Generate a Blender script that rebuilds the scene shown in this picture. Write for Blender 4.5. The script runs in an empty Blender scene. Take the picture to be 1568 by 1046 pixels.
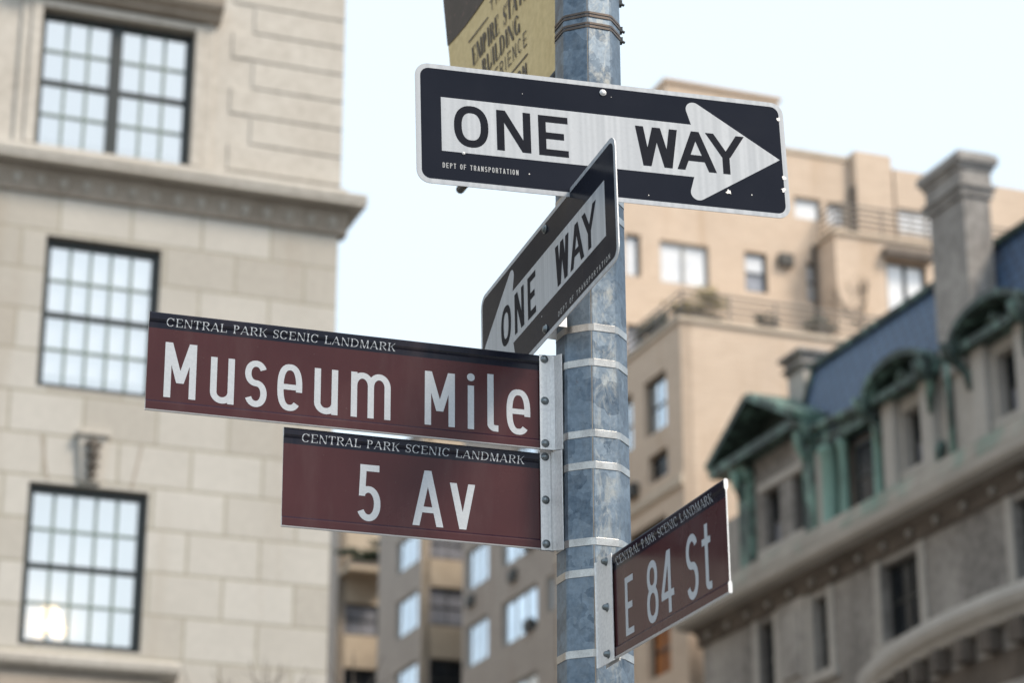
import bpy, bmesh, math, random
from mathutils import Vector, Matrix
random.seed(7)
R = math.radians
scn = bpy.context.scene

# ------------------------------------------------------------------ camera
PSI = R(20.7512)                       # bearing of the avenue relative to the camera
cam_d = bpy.data.cameras.new("camera")
cam = bpy.data.objects.new("camera", cam_d)
scn.collection.objects.link(cam); scn.camera = cam
cam_d.sensor_width = 36.0
cam_d.lens = 3685.8 / 1568 * 36
cam_d.clip_end = 3000
cam.location = (0, 0, 1.6)
cam.rotation_mode = 'QUATERNION'
cam.rotation_quaternion = (Matrix.Rotation(R(90 + 20.1355), 3, 'X') @ Matrix.Rotation(R(-0.0425), 3, 'Z')).to_quaternion()
cam_d.dof.use_dof = True
cam_d.dof.focus_distance = 5.5
cam_d.dof.aperture_fstop = 3.8
cam_d.dof.aperture_blades = 0

# ------------------------------------------------------------------ light
SUN_AZ = R(180 - 60)     # bearing of the sun, clockwise from the camera's forward direction: behind and well to the right
SUN_EL = R(48)
w = bpy.data.worlds.new("World"); scn.world = w; w.use_nodes = True
wn = w.node_tree; wn.nodes.clear()
wo = wn.nodes.new('ShaderNodeOutputWorld'); bg = wn.nodes.new('ShaderNodeBackground')
sky = wn.nodes.new('ShaderNodeTexSky'); sky.sky_type = 'NISHITA'; sky.sun_disc = False
sky.sun_elevation = SUN_EL; sky.sun_rotation = SUN_AZ
sky.air_density = 1.0; sky.dust_density = 2.5; sky.ozone_density = 1.5
hs = wn.nodes.new('ShaderNodeMixRGB'); hs.inputs['Fac'].default_value = 0.72
hs.inputs['Color2'].default_value = (6.1, 7.05, 7.65, 1)      # thin white cloud veil
wn.links.new(sky.outputs[0], hs.inputs['Color1'])
wn.links.new(hs.outputs[0], bg.inputs[0]); bg.inputs[1].default_value = 0.11
wn.links.new(bg.outputs[0], wo.inputs[0])
sun_d = bpy.data.lights.new("sun", 'SUN'); sun_d.energy = 2.3; sun_d.angle = R(14); sun_d.color = (1.0, 0.86, 0.70)
sun = bpy.data.objects.new("sun", sun_d); scn.collection.objects.link(sun)
sd = Vector((math.sin(SUN_AZ) * math.cos(SUN_EL), math.cos(SUN_AZ) * math.cos(SUN_EL), math.sin(SUN_EL)))
sun.rotation_mode = 'QUATERNION'; sun.rotation_quaternion = sd.to_track_quat('Z', 'Y')
sun.location = sd * 60
scn.view_settings.view_transform = 'Standard'; scn.view_settings.look = 'None'
scn.view_settings.gamma = 1.0; scn.view_settings.use_curve_mapping = False
scn.view_settings.exposure = 0.82
try:
    scn.cycles.use_denoising = True; scn.cycles.denoiser = 'OPENIMAGEDENOISE'
    scn.cycles.max_bounces = 8; scn.cycles.caustics_reflective = False
except Exception: pass

# ------------------------------------------------------------------ materials
def newmat(name):
    m = bpy.data.materials.new(name); m.use_nodes = True
    nt = m.node_tree; return m, nt, nt.nodes['Principled BSDF']
def col(c): return (c[0], c[1], c[2], 1)
def N(nt, t, **kw):
    n = nt.nodes.new(t)
    for k, v in kw.items(): setattr(n, k, v)
    return n
def mix(nt, fac, a, b, mode='MIX'):
    n = N(nt, 'ShaderNodeMixRGB', blend_type=mode)
    for i, v in ((0, fac), (1, a), (2, b)):
        if hasattr(v, 'is_output') or isinstance(v, bpy.types.NodeSocket): nt.links.new(v, n.inputs[i])
        elif i == 0: n.inputs[0].default_value = v
        else: n.inputs[i].default_value = col(v)
    return n.outputs[0]
def ramp(nt, src, p0, p1, c0=(0, 0, 0), c1=(1, 1, 1), interp='LINEAR'):
    n = N(nt, 'ShaderNodeValToRGB'); n.color_ramp.interpolation = interp
    n.color_ramp.elements[0].position = p0; n.color_ramp.elements[1].position = p1
    n.color_ramp.elements[0].color = col(c0); n.color_ramp.elements[1].color = col(c1)
    nt.links.new(src, n.inputs[0]); return n.outputs[0]
def noise(nt, scale, detail=6, rough=.55, stretch=None, dist=0.0):
    tc = N(nt, 'ShaderNodeTexCoord'); n = N(nt, 'ShaderNodeTexNoise')
    n.inputs['Scale'].default_value = scale; n.inputs['Detail'].default_value = detail
    n.inputs['Roughness'].default_value = rough; n.inputs['Distortion'].default_value = dist
    if stretch:
        mp = N(nt, 'ShaderNodeMapping'); mp.inputs['Scale'].default_value = stretch
        nt.links.new(tc.outputs['Object'], mp.inputs[0]); nt.links.new(mp.outputs[0], n.inputs['Vector'])
    else: nt.links.new(tc.outputs['Object'], n.inputs['Vector'])
    return n.outputs['Fac']
def bump(nt, bsdf, h, strength=.3, dist=.01):
    b = N(nt, 'ShaderNodeBump'); b.inputs['Strength'].default_value = strength; b.inputs['Distance'].default_value = dist
    nt.links.new(h, b.inputs['Height']); nt.links.new(b.outputs[0], bsdf.inputs['Normal'])
def mottled(name, c0, c1, scale=1.2, rough=.75, metallic=0, spec=.5, stretch=None, fine=True, p=(.35, .68), bmp=.15):
    m, nt, b = newmat(name)
    o = mix(nt, ramp(nt, noise(nt, scale, stretch=stretch), *p), c0, c1)
    if fine: o = mix(nt, .35, o, mix(nt, ramp(nt, noise(nt, scale * 14, 3), .3, .7), [x * .8 for x in c0], [min(1, x * 1.15) for x in c1]))
    nt.links.new(o, b.inputs['Base Color'])
    b.inputs['Roughness'].default_value = rough; b.inputs['Metallic'].default_value = metallic
    b.inputs['Specular IOR Level'].default_value = spec
    if bmp: bump(nt, b, noise(nt, scale * 20, 4), bmp, .005)
    return m
def brick_mat(name, c1, c2, cm, bw, rh, mort, off, axis='T', rough=.85, stain=None, bmp=.5, offset=.5, smooth=.1):
    m, nt, b = newmat(name)
    tc = N(nt, 'ShaderNodeTexCoord'); sp = N(nt, 'ShaderNodeSeparateXYZ'); cb = N(nt, 'ShaderNodeCombineXYZ')
    nt.links.new(tc.outputs['Object'], sp.inputs[0])
    if axis == 'T': nt.links.new(sp.outputs[0], cb.inputs[0])
    elif axis == 'S': nt.links.new(sp.outputs[1], cb.inputs[0])
    else:
        ad = N(nt, 'ShaderNodeMath'); nt.links.new(sp.outputs[0], ad.inputs[0]); nt.links.new(sp.outputs[1], ad.inputs[1]); nt.links.new(ad.outputs[0], cb.inputs[0])
    nt.links.new(sp.outputs[2], cb.inputs[1])
    mp = N(nt, 'ShaderNodeMapping'); mp.inputs['Location'].default_value = (off[0], off[1], 0)
    nt.links.new(cb.outputs[0], mp.inputs[0])
    br = N(nt, 'ShaderNodeTexBrick'); nt.links.new(mp.outputs[0], br.inputs[0])
    br.inputs['Color1'].default_value = col(c1); br.inputs['Color2'].default_value = col(c2); br.inputs['Mortar'].default_value = col(cm)
    br.inputs['Scale'].default_value = 1; br.inputs['Brick Width'].default_value = bw; br.inputs['Row Height'].default_value = rh
    br.inputs['Mortar Size'].default_value = mort; br.inputs['Mortar Smooth'].default_value = smooth; br.offset = offset
    o = br.outputs['Color']
    o = mix(nt, ramp(nt, noise(nt, .5), .3, .75, (0, 0, 0), (.5, .5, .5)), o, mix(nt, .72, o, [x * .55 for x in c1]))
    o = mix(nt, .25, o, ramp(nt, noise(nt, 9, 5), .3, .7, [x * .75 for x in c1], [min(1, x * 1.2) for x in c1]))
    if stain: o = mix(nt, ramp(nt, noise(nt, 1.0, 5, stretch=(1.1, 1.1, .12)), .56, .74, (0, 0, 0), (.75, .75, .75)), o, stain)
    nt.links.new(o, b.inputs['Base Color']); b.inputs['Roughness'].default_value = rough
    inv = N(nt, 'ShaderNodeInvert'); nt.links.new(br.outputs['Fac'], inv.inputs[1])
    bump(nt, b, inv.outputs[0], bmp, .02)
    return m

def plain(name, c, rough=.5, metallic=0, spec=.5, coat=0):
    return mottled(name, [x * .9 for x in c], [min(1, x * 1.08) for x in c], 6, rough, metallic, spec, bmp=.03)

# pole
def galvanised(name, base, lo, hi, scale):
    m, nt, b = newmat(name)
    tc = N(nt, 'ShaderNodeTexCoord'); nz = N(nt, 'ShaderNodeTexNoise'); nz.inputs['Scale'].default_value = 22; nz.inputs['Detail'].default_value = 4
    nt.links.new(tc.outputs['Object'], nz.inputs['Vector'])
    ad = N(nt, 'ShaderNodeVectorMath', operation='MULTIPLY_ADD'); ad.inputs[1].default_value = (.075,) * 3
    nt.links.new(nz.outputs['Color'], ad.inputs[0]); nt.links.new(tc.outputs['Object'], ad.inputs[2])
    vo = N(nt, 'ShaderNodeTexVoronoi'); vo.inputs['Scale'].default_value = scale; nt.links.new(ad.outputs[0], vo.inputs['Vector'])
    sp = N(nt, 'ShaderNodeSeparateColor'); nt.links.new(vo.outputs['Color'], sp.inputs[0])
    big = noise(nt, 9, 6, .62, (1, 1, .6), .4)
    f = N(nt, 'ShaderNodeMath', operation='MULTIPLY_ADD'); nt.links.new(big, f.inputs[0]); f.inputs[1].default_value = .66
    g = N(nt, 'ShaderNodeMath', operation='MULTIPLY'); nt.links.new(sp.outputs[0], g.inputs[0]); g.inputs[1].default_value = .37
    nt.links.new(g.outputs[0], f.inputs[2])
    o = ramp(nt, f.outputs[0], .32, .72, lo, hi)
    o = mix(nt, .30, o, ramp(nt, noise(nt, 75, 5, .65), .3, .7, [x * .5 for x in lo], [x * 1.25 for x in hi]))
    strk = ramp(nt, noise(nt, 14, 6, .65, (1, 1, .16)), .60, .74, (0, 0, 0), (.5, .5, .5))
    o = mix(nt, strk, o, [(x * .45) for x in lo])
    white = ramp(nt, noise(nt, 30, 8, .75, (1, 1, .4), .9), .47, .66, (0, 0, 0), (.62, .62, .62))
    px = N(nt, 'ShaderNodeSeparateXYZ'); nt.links.new(tc.outputs['Object'], px.inputs[0])      # chalky oxide down one face of the post
    ma = N(nt, 'ShaderNodeMapRange'); ma.inputs['From Min'].default_value = -.004; ma.inputs['From Max'].default_value = .006; nt.links.new(px.outputs[0], ma.inputs['Value'])
    mc = N(nt, 'ShaderNodeMapRange'); mc.inputs['From Min'].default_value = .060; mc.inputs['From Max'].default_value = .050; nt.links.new(px.outputs[0], mc.inputs['Value'])
    mm_ = N(nt, 'ShaderNodeMath', operation='MULTIPLY'); nt.links.new(ma.outputs[0], mm_.inputs[0]); nt.links.new(mc.outputs[0], mm_.inputs[1])
    m2 = N(nt, 'ShaderNodeMath', operation='MULTIPLY_ADD'); nt.links.new(mm_.outputs[0], m2.inputs[0]); m2.inputs[1].default_value = .65; m2.inputs[2].default_value = .15
    o = mix(nt, mix(nt, 1.0, white, m2.outputs[0], 'MULTIPLY'), o, (.44, .43, .38))
    o = mix(nt, ramp(nt, noise(nt, 19, 6, .7, (1, 1, .6)), .70, .76, (0, 0, 0), (.8, .8, .8)), o, (.085, .06, .05))
    nt.links.new(o, b.inputs['Base Color']); b.inputs['Metallic'].default_value = .65
    rr = ramp(nt, f.outputs[0], .2, .8, (.32,) * 3, (.55,) * 3); nt.links.new(rr, b.inputs['Roughness'])
    bump(nt, b, noise(nt, 60, 4), .12, .002)
    return m
M = {}
M['pole'] = galvanised('galvanised_steel', None, (.038, .060, .090), (.180, .230, .285), 24)
M['strap'] = mottled('steel_strap', (.28, .27, .26), (.50, .49, .47), 30, .30, .9, bmp=.05)
M['alu'] = mottled('mill_aluminium', (.60, .61, .63), (.80, .80, .80), 9, .45, .25, stretch=(1, 1, .3), bmp=.06)
M['bolt'] = mottled('bolt_steel', (.10, .12, .13), (.25, .28, .30), 60, .3, .8, bmp=.05)
M['rust_strap'] = mottled('weathered_wire', (.055, .042, .035), (.12, .095, .08), 40, .5, .4, bmp=.05)
M['dark_metal'] = plain('dark_metal', (.02, .022, .025), .45)
def sign_paint():
    m, nt, b = newmat('sign_maroon_and_navy')
    tc = N(nt, 'ShaderNodeTexCoord'); sp = N(nt, 'ShaderNodeSeparateXYZ'); nt.links.new(tc.outputs['Object'], sp.inputs[0])
    gt = N(nt, 'ShaderNodeMath', operation='GREATER_THAN'); nt.links.new(sp.outputs[2], gt.inputs[0]); gt.inputs[1].default_value = .0775
    fade = ramp(nt, noise(nt, 4, 5), .3, .7, (.049, .0170, .0195), (.065, .0220, .0245))
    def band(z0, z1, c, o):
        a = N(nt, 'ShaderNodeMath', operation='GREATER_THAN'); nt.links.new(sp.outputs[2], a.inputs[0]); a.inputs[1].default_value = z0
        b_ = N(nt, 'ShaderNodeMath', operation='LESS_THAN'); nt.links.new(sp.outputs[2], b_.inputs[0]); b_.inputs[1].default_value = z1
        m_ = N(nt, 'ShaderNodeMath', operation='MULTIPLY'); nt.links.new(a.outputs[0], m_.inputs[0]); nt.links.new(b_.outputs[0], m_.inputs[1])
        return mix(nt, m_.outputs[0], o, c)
    fade = band(-.0938, -.0898, (.022, .007, .016), fade)          # crease above the bottom bead, its shade painted in
    fade = band(-.2, -.1118, (.50, .50, .51), fade)                # bare lower edge of the extrusion
    o = mix(nt, gt.outputs[0], fade, (.0075, .0085, .017))
    o = band(.0958, .0982, (.004, .004, .006), o)                  # shade under the top bead, painted as a dark line
    o = mix(nt, ramp(nt, noise(nt, 10, 6, .65, (1, 1, .22)), .50, .78, (0, 0, 0), (.22, .22, .22)), o, (.12, .085, .085))
    o = mix(nt, ramp(nt, noise(nt, 130, 3, .6), .70, .78, (0, 0, 0), (.25, .25, .25)), o, (.2, .17, .16))
    nt.links.new(o, b.inputs['Base Color'])
    nt.links.new(ramp(nt, noise(nt, 7, 6), .3, .7, (.12,) * 3, (.30,) * 3), b.inputs['Roughness'])
    b.inputs['Specular IOR Level'].default_value = .5; b.inputs['IOR'].default_value = 1.27
    bump(nt, b, noise(nt, 18, 3), .02, .004)
    return m
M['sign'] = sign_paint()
def sheeting(name, lo, hi, band):
    m, nt, b = newmat(name)
    tc = N(nt, 'ShaderNodeTexCoord'); sp = N(nt, 'ShaderNodeSeparateXYZ'); nt.links.new(tc.outputs['Object'], sp.inputs[0])
    n1 = N(nt, 'ShaderNodeTexNoise', noise_dimensions='1D'); n1.inputs['Scale'].default_value = band; n1.inputs['Detail'].default_value = 1
    nt.links.new(sp.outputs[0], n1.inputs['W'])
    wv = N(nt, 'ShaderNodeMath', operation='SINE'); ml = N(nt, 'ShaderNodeMath', operation='MULTIPLY'); ml.inputs[1].default_value = 430
    nt.links.new(sp.outputs[0], ml.inputs[0]); nt.links.new(ml.outputs[0], wv.inputs[0])
    s2 = N(nt, 'ShaderNodeMath', operation='MULTIPLY_ADD'); s2.inputs[1].default_value = .07
    nt.links.new(wv.outputs[0], s2.inputs[0]); nt.links.new(n1.outputs['Fac'], s2.inputs[2])
    o = ramp(nt, s2.outputs[0], .3, .7, lo, hi)
    o = mix(nt, ramp(nt, noise(nt, 90, 4, .6), .5, .8, (0, 0, 0), (.3, .3, .3)), o, [x * .75 for x in lo])
    nt.links.new(o, b.inputs['Base Color']); b.inputs['Roughness'].default_value = .38
    return m
M['white_sheet'] = sheeting('white_reflective_sheeting', (.34, .365, .40), (.42, .445, .48), 45)
M['letter'] = mottled('silver_letter_film', (.36, .39, .43), (.44, .47, .51), 240, .45, bmp=.05)
def black_film():
    m, nt, b = newmat('black_sign_film')
    o = mix(nt, ramp(nt, noise(nt, 3, 5), .3, .7), (.012, .0145, .0225), (.018, .0205, .0300))
    o = mix(nt, ramp(nt, noise(nt, 70, 4, .6, (1, 1, .35)), .66, .76, (0, 0, 0), (.35, .35, .35)), o, (.06, .06, .065))
    nt.links.new(o, b.inputs['Base Color'])
    nt.links.new(ramp(nt, noise(nt, 9, 5), .3, .7, (.12,) * 3, (.24,) * 3), b.inputs['Roughness'])
    b.inputs['Specular IOR Level'].default_value = .4; b.inputs['IOR'].default_value = 1.13
    return m
M['black'] = black_film()
M['black_letter'] = plain('black_letter_film', (.009, .011, .018), .5, spec=.05)
M['white_letter'] = plain('white_small_print', (.36, .37, .38), .4)
M['chip'] = mottled('bare_chipped_metal', (.4, .4, .4), (.7, .7, .7), 90, .4, .3)
M['banner'] = mottled('khaki_banner_vinyl', (.54, .405, .185), (.65, .51, .27), 3, .55, spec=.4, bmp=.1)
M['banner_ink'] = plain('banner_dark_ink', (.055, .045, .035), .5)
def banner_pic():
    m, nt, b = newmat('banner_night_picture')
    o = mix(nt, ramp(nt, noise(nt, 16, 6, .7), .45, .7), (.009, .006, .006), (.035, .022, .022))
    o = mix(nt, ramp(nt, noise(nt, 26, 4, .7), .60, .74), o, (.26, .11, .10))
    nt.links.new(o, b.inputs['Base Color']); b.inputs['Roughness'].default_value = .5
    return m
M['banner_pic'] = banner_pic()

# ------------------------------------------------------------------ helpers
def link(o, parent=None):
    scn.collection.objects.link(o)
    if parent is not None: o.parent = parent
    return o
class MB:
    def __init__(s, org=(0, 0, 0)): s.v = []; s.f = []; s.o = org; s.mi = []; s.cur = 0
    def face(s, pts):
        i = len(s.v); s.v += [tuple(p) for p in pts]; s.f.append(list(range(i, i + len(pts)))); s.mi.append(s.cur)
    def box(s, x0, x1, y0, y1, z0, z1):
        p = [(x, y, z) for z in (z0, z1) for (x, y) in ((x0, y0), (x1, y0), (x1, y1), (x0, y1))]
        i = len(s.v); s.v += p
        for f in ((0, 3, 2, 1), (4, 5, 6, 7), (0, 1, 5, 4), (1, 2, 6, 5), (2, 3, 7, 6), (3, 0, 4, 7)):
            s.f.append([i + k for k in f]); s.mi.append(s.cur)
    def loft(s, rings, closed=True, caps=True):
        i = len(s.v); n = len(rings[0])
        for r in rings: s.v += [tuple(p) for p in r]
        for k in range(len(rings) - 1):
            for j in range(n if closed else n - 1):
                a = i + k * n + j; b = i + k * n + (j + 1) % n
                s.f.append([a, b, b + n, a + n]); s.mi.append(s.cur)
        if caps and closed:
            s.f.append([i + j for j in range(n)][::-1]); s.mi.append(s.cur)
            s.f.append([i + (len(rings) - 1) * n + j for j in range(n)]); s.mi.append(s.cur)
    def tube(s, pts, radii, n=8):
        rings = []
        pts = [Vector(p) for p in pts]
        if not hasattr(radii, '__len__'): radii = [radii] * len(pts)
        for k, p in enumerate(pts):
            d = (pts[min(k + 1, len(pts) - 1)] - pts[max(k - 1, 0)]).normalized()
            a = d.cross(Vector((0, 0, 1)) if abs(d.z) < .9 else Vector((1, 0, 0))).normalized(); b = d.cross(a)
            rings.append([p + radii[k] * (a * math.cos(t) + b * math.sin(t)) for t in [2 * math.pi * j / n for j in range(n)]])
        s.loft(rings)
    def fbox(s, ax, c, a0, a1, z0, z1, d0, d1):
        if ax == 'T': s.box(a0, a1, c + d0, c + d1, z0, z1)
        else: s.box(c + d0, c + d1, a0, a1, z0, z1)
    def build(s, name, mat, parent=None, smooth=False, loc=None, bevel=0):
        me = bpy.data.meshes.new(name)
        ox, oy, oz = s.o
        me.from_pydata([(a - ox, b - oy, c - oz) for a, b, c in s.v], [], s.f)
        mats = mat if isinstance(mat, (list, tuple)) else [mat]
        for m in mats: me.materials.append(m)
        if len(mats) > 1:
            for p, k in zip(me.polygons, s.mi): p.material_index = k
        bm = bmesh.new(); bm.from_mesh(me)
        bmesh.ops.recalc_face_normals(bm, faces=bm.faces); bm.to_mesh(me); bm.free()
        if smooth:
            for p in me.polygons: p.use_smooth = True
        o = link(bpy.data.objects.new(name, me), parent)
        if bevel:
            bv = o.modifiers.new('bevel', 'BEVEL'); bv.width = bevel; bv.segments = 2; bv.limit_method = 'ANGLE'; bv.angle_limit = R(40)
        if loc: o.location = loc
        return o
def tag(o, label=None, cat=None, group=None, kind=None):
    if label: o['label'] = label
    if cat: o['category'] = cat
    if group: o['group'] = group
    if kind: o['kind'] = kind
    return o
def empty(name, loc=(0, 0, 0), rz=0):
    o = bpy.data.objects.new(name, None); o.empty_display_size = .2
    o.location = loc; o.rotation_euler = (0, 0, rz); return link(o)
CP, SP = math.cos(PSI), math.sin(PSI)
def st(s, t, z=0): return Vector((s * CP - t * SP, s * SP + t * CP, z))
def grid_thing(name, s0, t0, label, cat, group=None):
    """An Empty standing at (s0,t0) of the street grid; its parts are written in grid coordinates."""
    o = empty(name, st(s0, t0), PSI); tag(o, label, cat, group)
    return o, (s0, t0, 0)

# ------------------------------------------------------------------ ground
org = (0, 0, 0)
def gstruct(name, mb, mat):
    o = mb.build(name, mat); o.rotation_euler = (0, 0, PSI); return tag(o, kind='structure')
M['asphalt'] = mottled('asphalt', (.035, .036, .038), (.065, .065, .066), 2.0, .85)
M['paving'] = brick_mat('concrete_paving', (.30, .295, .28), (.34, .33, .31), (.17, .165, .16), 1.5, 1.5, .012, (0, 0), 'T', offset=0)
M['soil'] = mottled('ground_earth', (.12, .11, .09), (.2, .185, .16), .3, .9)
M['paint'] = mottled('road_paint', (.6, .6, .58), (.8, .8, .78), 4, .6)
g = MB(); g.face([(-1500, -1500, -.16), (1500, -1500, -.16), (1500, 1500, -.16), (-1500, 1500, -.16)]); gstruct('ground', g, M['soil'])
g = MB(); g.face([(-300, 7, -.15), (300, 7, -.15), (300, 23, -.15), (-300, 23, -.15)])
gstruct('avenue', g, M['asphalt'])
g = MB(); g.face([(13.5, 27, -.146), (23.5, 27, -.146), (23.5, 400, -.146), (13.5, 400, -.146)]); g.face([(13.5, 23, -.146), (23.5, 23, -.146), (23.5, 27, -.146), (13.5, 27, -.146)])
gstruct('side_street', g, M['asphalt'])
def slab(name, x0, x1, y0, y1):
    g = MB(); g.box(x0, x1, y0, y1, -.15, 0); gstruct(name, g, M['paving'])
slab('park_pavement', -300, 300, -12, 7)
slab('corner_pavement', -300, 13.5, 23, 400)
slab('far_pavement', 23.5, 300, 23, 400)
g = MB()
for k in range(8): g.face([(13.9 + k * 1.2, 18.6, -.142), (14.5 + k * 1.2, 18.6, -.142), (14.5 + k * 1.2, 22, -.142), (13.9 + k * 1.2, 22, -.142)])
gstruct('crosswalk', g, M['paint'])

# ------------------------------------------------------------------ lettering
def arc(cx, cy, rx, ry, a0, a1, n=14, p=2.0):
    out = []
    for k in range(n + 1):
        a = R(a0 + (a1 - a0) * k / n); c, s = math.cos(a), math.sin(a)
        out.append((cx + rx * math.copysign(abs(c) ** (2 / p), c), cy + ry * math.copysign(abs(s) ** (2 / p), s)))
    return out
def stroke(pts, t, closed=False):
    """A flat ribbon of width t (number or list) along pts, as quads."""
    n = len(pts); L = []; Rr = []
    for k in range(n):
        if closed: a, b = pts[(k - 1) % n], pts[(k + 1) % n]
        else: a, b = pts[max(k - 1, 0)], pts[min(k + 1, n - 1)]
        dx, dy = b[0] - a[0], b[1] - a[1]; l = math.hypot(dx, dy) or 1
        nx, ny = -dy / l, dx / l
        h = (t[k] if hasattr(t, '__len__') else t) / 2
        if 0 < k < n - 1 or closed:   # mitre
            p, q = pts[k], pts[(k + 1) % n]; ex, ey = q[0] - p[0], q[1] - p[1]; el = math.hypot(ex, ey) or 1
            c = abs((-ey / el) * nx + (ex / el) * ny); h /= max(c, .6)
        L.append((pts[k][0] + nx * h, pts[k][1] + ny * h)); Rr.append((pts[k][0] - nx * h, pts[k][1] - ny * h))
    out = []
    for k in range(n if closed else n - 1):
        j = (k + 1) % n; out.append([Rr[k], Rr[j], L[j], L[k]])
    return out
def rect(x0, y0, x1, y1): return [[(x0, y0), (x1, y0), (x1, y1), (x0, y1)]]
def hd(xb, yb, xt, yt, tw): return [[(xb, yb), (xb + tw, yb), (xt + tw, yt), (xt, yt)]]
def glyph(c, w, h, t):
    """One gothic letter in a box w x h with stroke t: a list of strokes, each a list of polygons."""
    G = []; r = w / 2 - t / 2; x2 = w - t / 2; q = t / 2
    if c == 'M': G = [rect(0, 0, t, h), rect(w - t, 0, w, h), hd(w / 2 - t * .55, h * .27, 0, h, t * 1.1), hd(w / 2 - t * .55, h * .27, w - t * 1.1, h, t * 1.1)]
    elif c == 'N': G = [rect(0, 0, t, h), rect(w - t, 0, w, h), hd(w - t * 1.15, 0, 0, h, t * 1.15)]
    elif c == 'A': G = [hd(0, 0, w / 2 - t * .55, h, t * 1.08), hd(w - t * 1.08, 0, w / 2 - t * .55, h, t * 1.08), rect(w * .2, h * .24, w * .8, h * .24 + t * .9)]
    elif c in 'Vv': G = [hd(w / 2 - t * .5, 0, 0, h, t * 1.08), hd(w / 2 - t * .5, 0, w - t * 1.08, h, t * 1.08)]
    elif c == 'W':
        k = t * 1.1; m = w / 2 - k / 2
        G = [hd(w * .25 - k * .5, 0, 0, h, k), hd(w * .25 - k * .5, 0, m, h, k), hd(w * .75 - k * .5, 0, m, h, k), hd(w * .75 - k * .5, 0, w - k, h, k)]
    elif c == 'Y': G = [hd(w / 2 - t * .55, h * .42, 0, h, t * 1.15), hd(w / 2 - t * .55, h * .42, w - t * 1.15, h, t * 1.15), rect(w / 2 - t / 2, 0, w / 2 + t / 2, h * .47)]
    elif c == 'E': G = [rect(0, 0, t, h), rect(t, 0, w, t * .92), rect(t, h - t * .92, w, h), rect(t, h / 2 - t * .46, w * .86, h / 2 + t * .46)]
    elif c == 'F': G = [rect(0, 0, t, h), rect(t, h - t * .92, w, h), rect(t, h / 2 - t * .46, w * .86, h / 2 + t * .46)]
    elif c == 'L': G = [rect(0, 0, t, h), rect(t, 0, w, t)]
    elif c == 'T': G = [rect(w / 2 - q, 0, w / 2 + q, h), rect(0, h - t, w, h)]
    elif c == 'I': G = [rect(w / 2 - q, 0, w / 2 + q, h)]
    elif c == 'H': G = [rect(0, 0, t, h), rect(w - t, 0, w, h), rect(t, h / 2 - q, w - t, h / 2 + q)]
    elif c == 'O': G = [stroke(arc(w / 2, h / 2, r, h / 2 - q, 0, 360, 36, 2.35)[:-1], t, True)]
    elif c == 'C': G = [stroke(arc(w / 2, h / 2, r, h / 2 - q, 45, 315, 26, 2.2), t)]
    elif c == 'G': G = [stroke(arc(w / 2, h / 2, r, h / 2 - q, 45, 350, 28, 2.2), t), rect(w / 2, h * .42, w, h * .42 + t)]
    elif c == 'U': G = [stroke([(q, h), (q, r + q)] + arc(w / 2, r + q, r, r, 180, 360, 14)[1:] + [(x2, h)], t)]
    elif c == 'D': G = [rect(0, 0, t, h), stroke([(t, h - q), (w * .4, h - q)] + arc(w * .4, h / 2, w * .6 - q, h / 2 - q, 90, -90, 18, 2.2)[1:] + [(t, q)], t)]
    elif c in 'PRB':
        G = [rect(0, 0, t, h), stroke([(t, h - q), (w * .55, h - q)] + arc(w * .55, h * .73, w * .45 - q, h * .27 - q, 90, -90, 12)[1:] + [(t, h * .46 + q)], t)]
        if c == 'R': G.append(hd(w - t * 1.1, 0, w * .45, h * .47, t * 1.1))
        if c == 'B': G.append(stroke([(t, h * .5), (w * .55, h * .5)] + arc(w * .55, h * .25 + q / 2, w * .45 - q, h * .25 - q / 2, 90, -90, 12)[1:] + [(t, q)], t))
    elif c == 'X': G = [hd(0, 0, w - t, h, t), hd(w - t, 0, 0, h, t)]
    elif c in 'Ss':
        ru = (h * .48 - t) / 2 + t * .28; cy1 = h - q - ru; rl = (h - t) / 2 - ru; cy0 = q + rl
        G = [stroke(arc(w / 2, cy1, r, ru, 22, 265, 22, 2.1) + arc(w / 2, cy0, r, rl, 85, -158, 22, 2.1), t)]
    elif c == 'u':
        ry = min(r, h * .33)
        G = [stroke([(q, h), (q, ry + q)] + arc(w / 2, ry + q, r, ry, 180, 350, 16)[1:], t), rect(w - t, 0, w, h)]
    elif c == 'e':
        G = [stroke(arc(w / 2, h / 2, r, h / 2 - q, -8, 312, 34, 2.5), t), rect(t * .8, h * .45, w - t * .12, h * .45 + t * .9)]
    elif c == 'm':
        k = (w - t) / 2; rr = k / 2; ry = rr * 1.25
        G = [rect(0, 0, t, h)]
        for j in (0, 1):
            G.append(stroke(arc(q + k * j + rr, h - q - ry, rr, ry, 178, 0, 16) + [(q + k * (j + 1), 0)], t))
    elif c == 'i': G = [rect(0, 0, t, h * .79), [[p for p in arc(q, h * .93 + t * .1, t * .62, t * .62, 0, 360, 20)[:-1]]]]
    elif c == 'l': G = [stroke([(q, h), (q, t * 1.5)] + arc(q + t * .75, t * 1.15, t * .75, t * .65, 180, 275, 8)[1:] + [(w, q)], t)]
    elif c == 't': G = [stroke([(w * .5, h), (w * .5, t * 1.5)] + arc(w * .5 + t * .75, t * 1.15, t * .75, t * .65, 180, 275, 8)[1:] + [(w, q)], t), rect(0, h * .69, w * .97, h * .69 + t * .9)]
    elif c == '5':
        G = [rect(w * .1, h - t, w * .94, h), hd(w * .05, h * .44, w * .1, h - t, t * .95),
             stroke(arc(w * .47, h * .31, w * .53 - q, h * .31 - q, 132, -150, 26, 2.1), t)]
    elif c == '8':
        G = [stroke(arc(w / 2, h * .74, r * .88, h * .26 - q, 0, 360, 28, 2.2)[:-1], t, True), stroke(arc(w / 2, h * .26 + q * .55, r, h * .26 - q * .35, 0, 360, 28, 2.2)[:-1], t, True)]
    elif c == '4':
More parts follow.
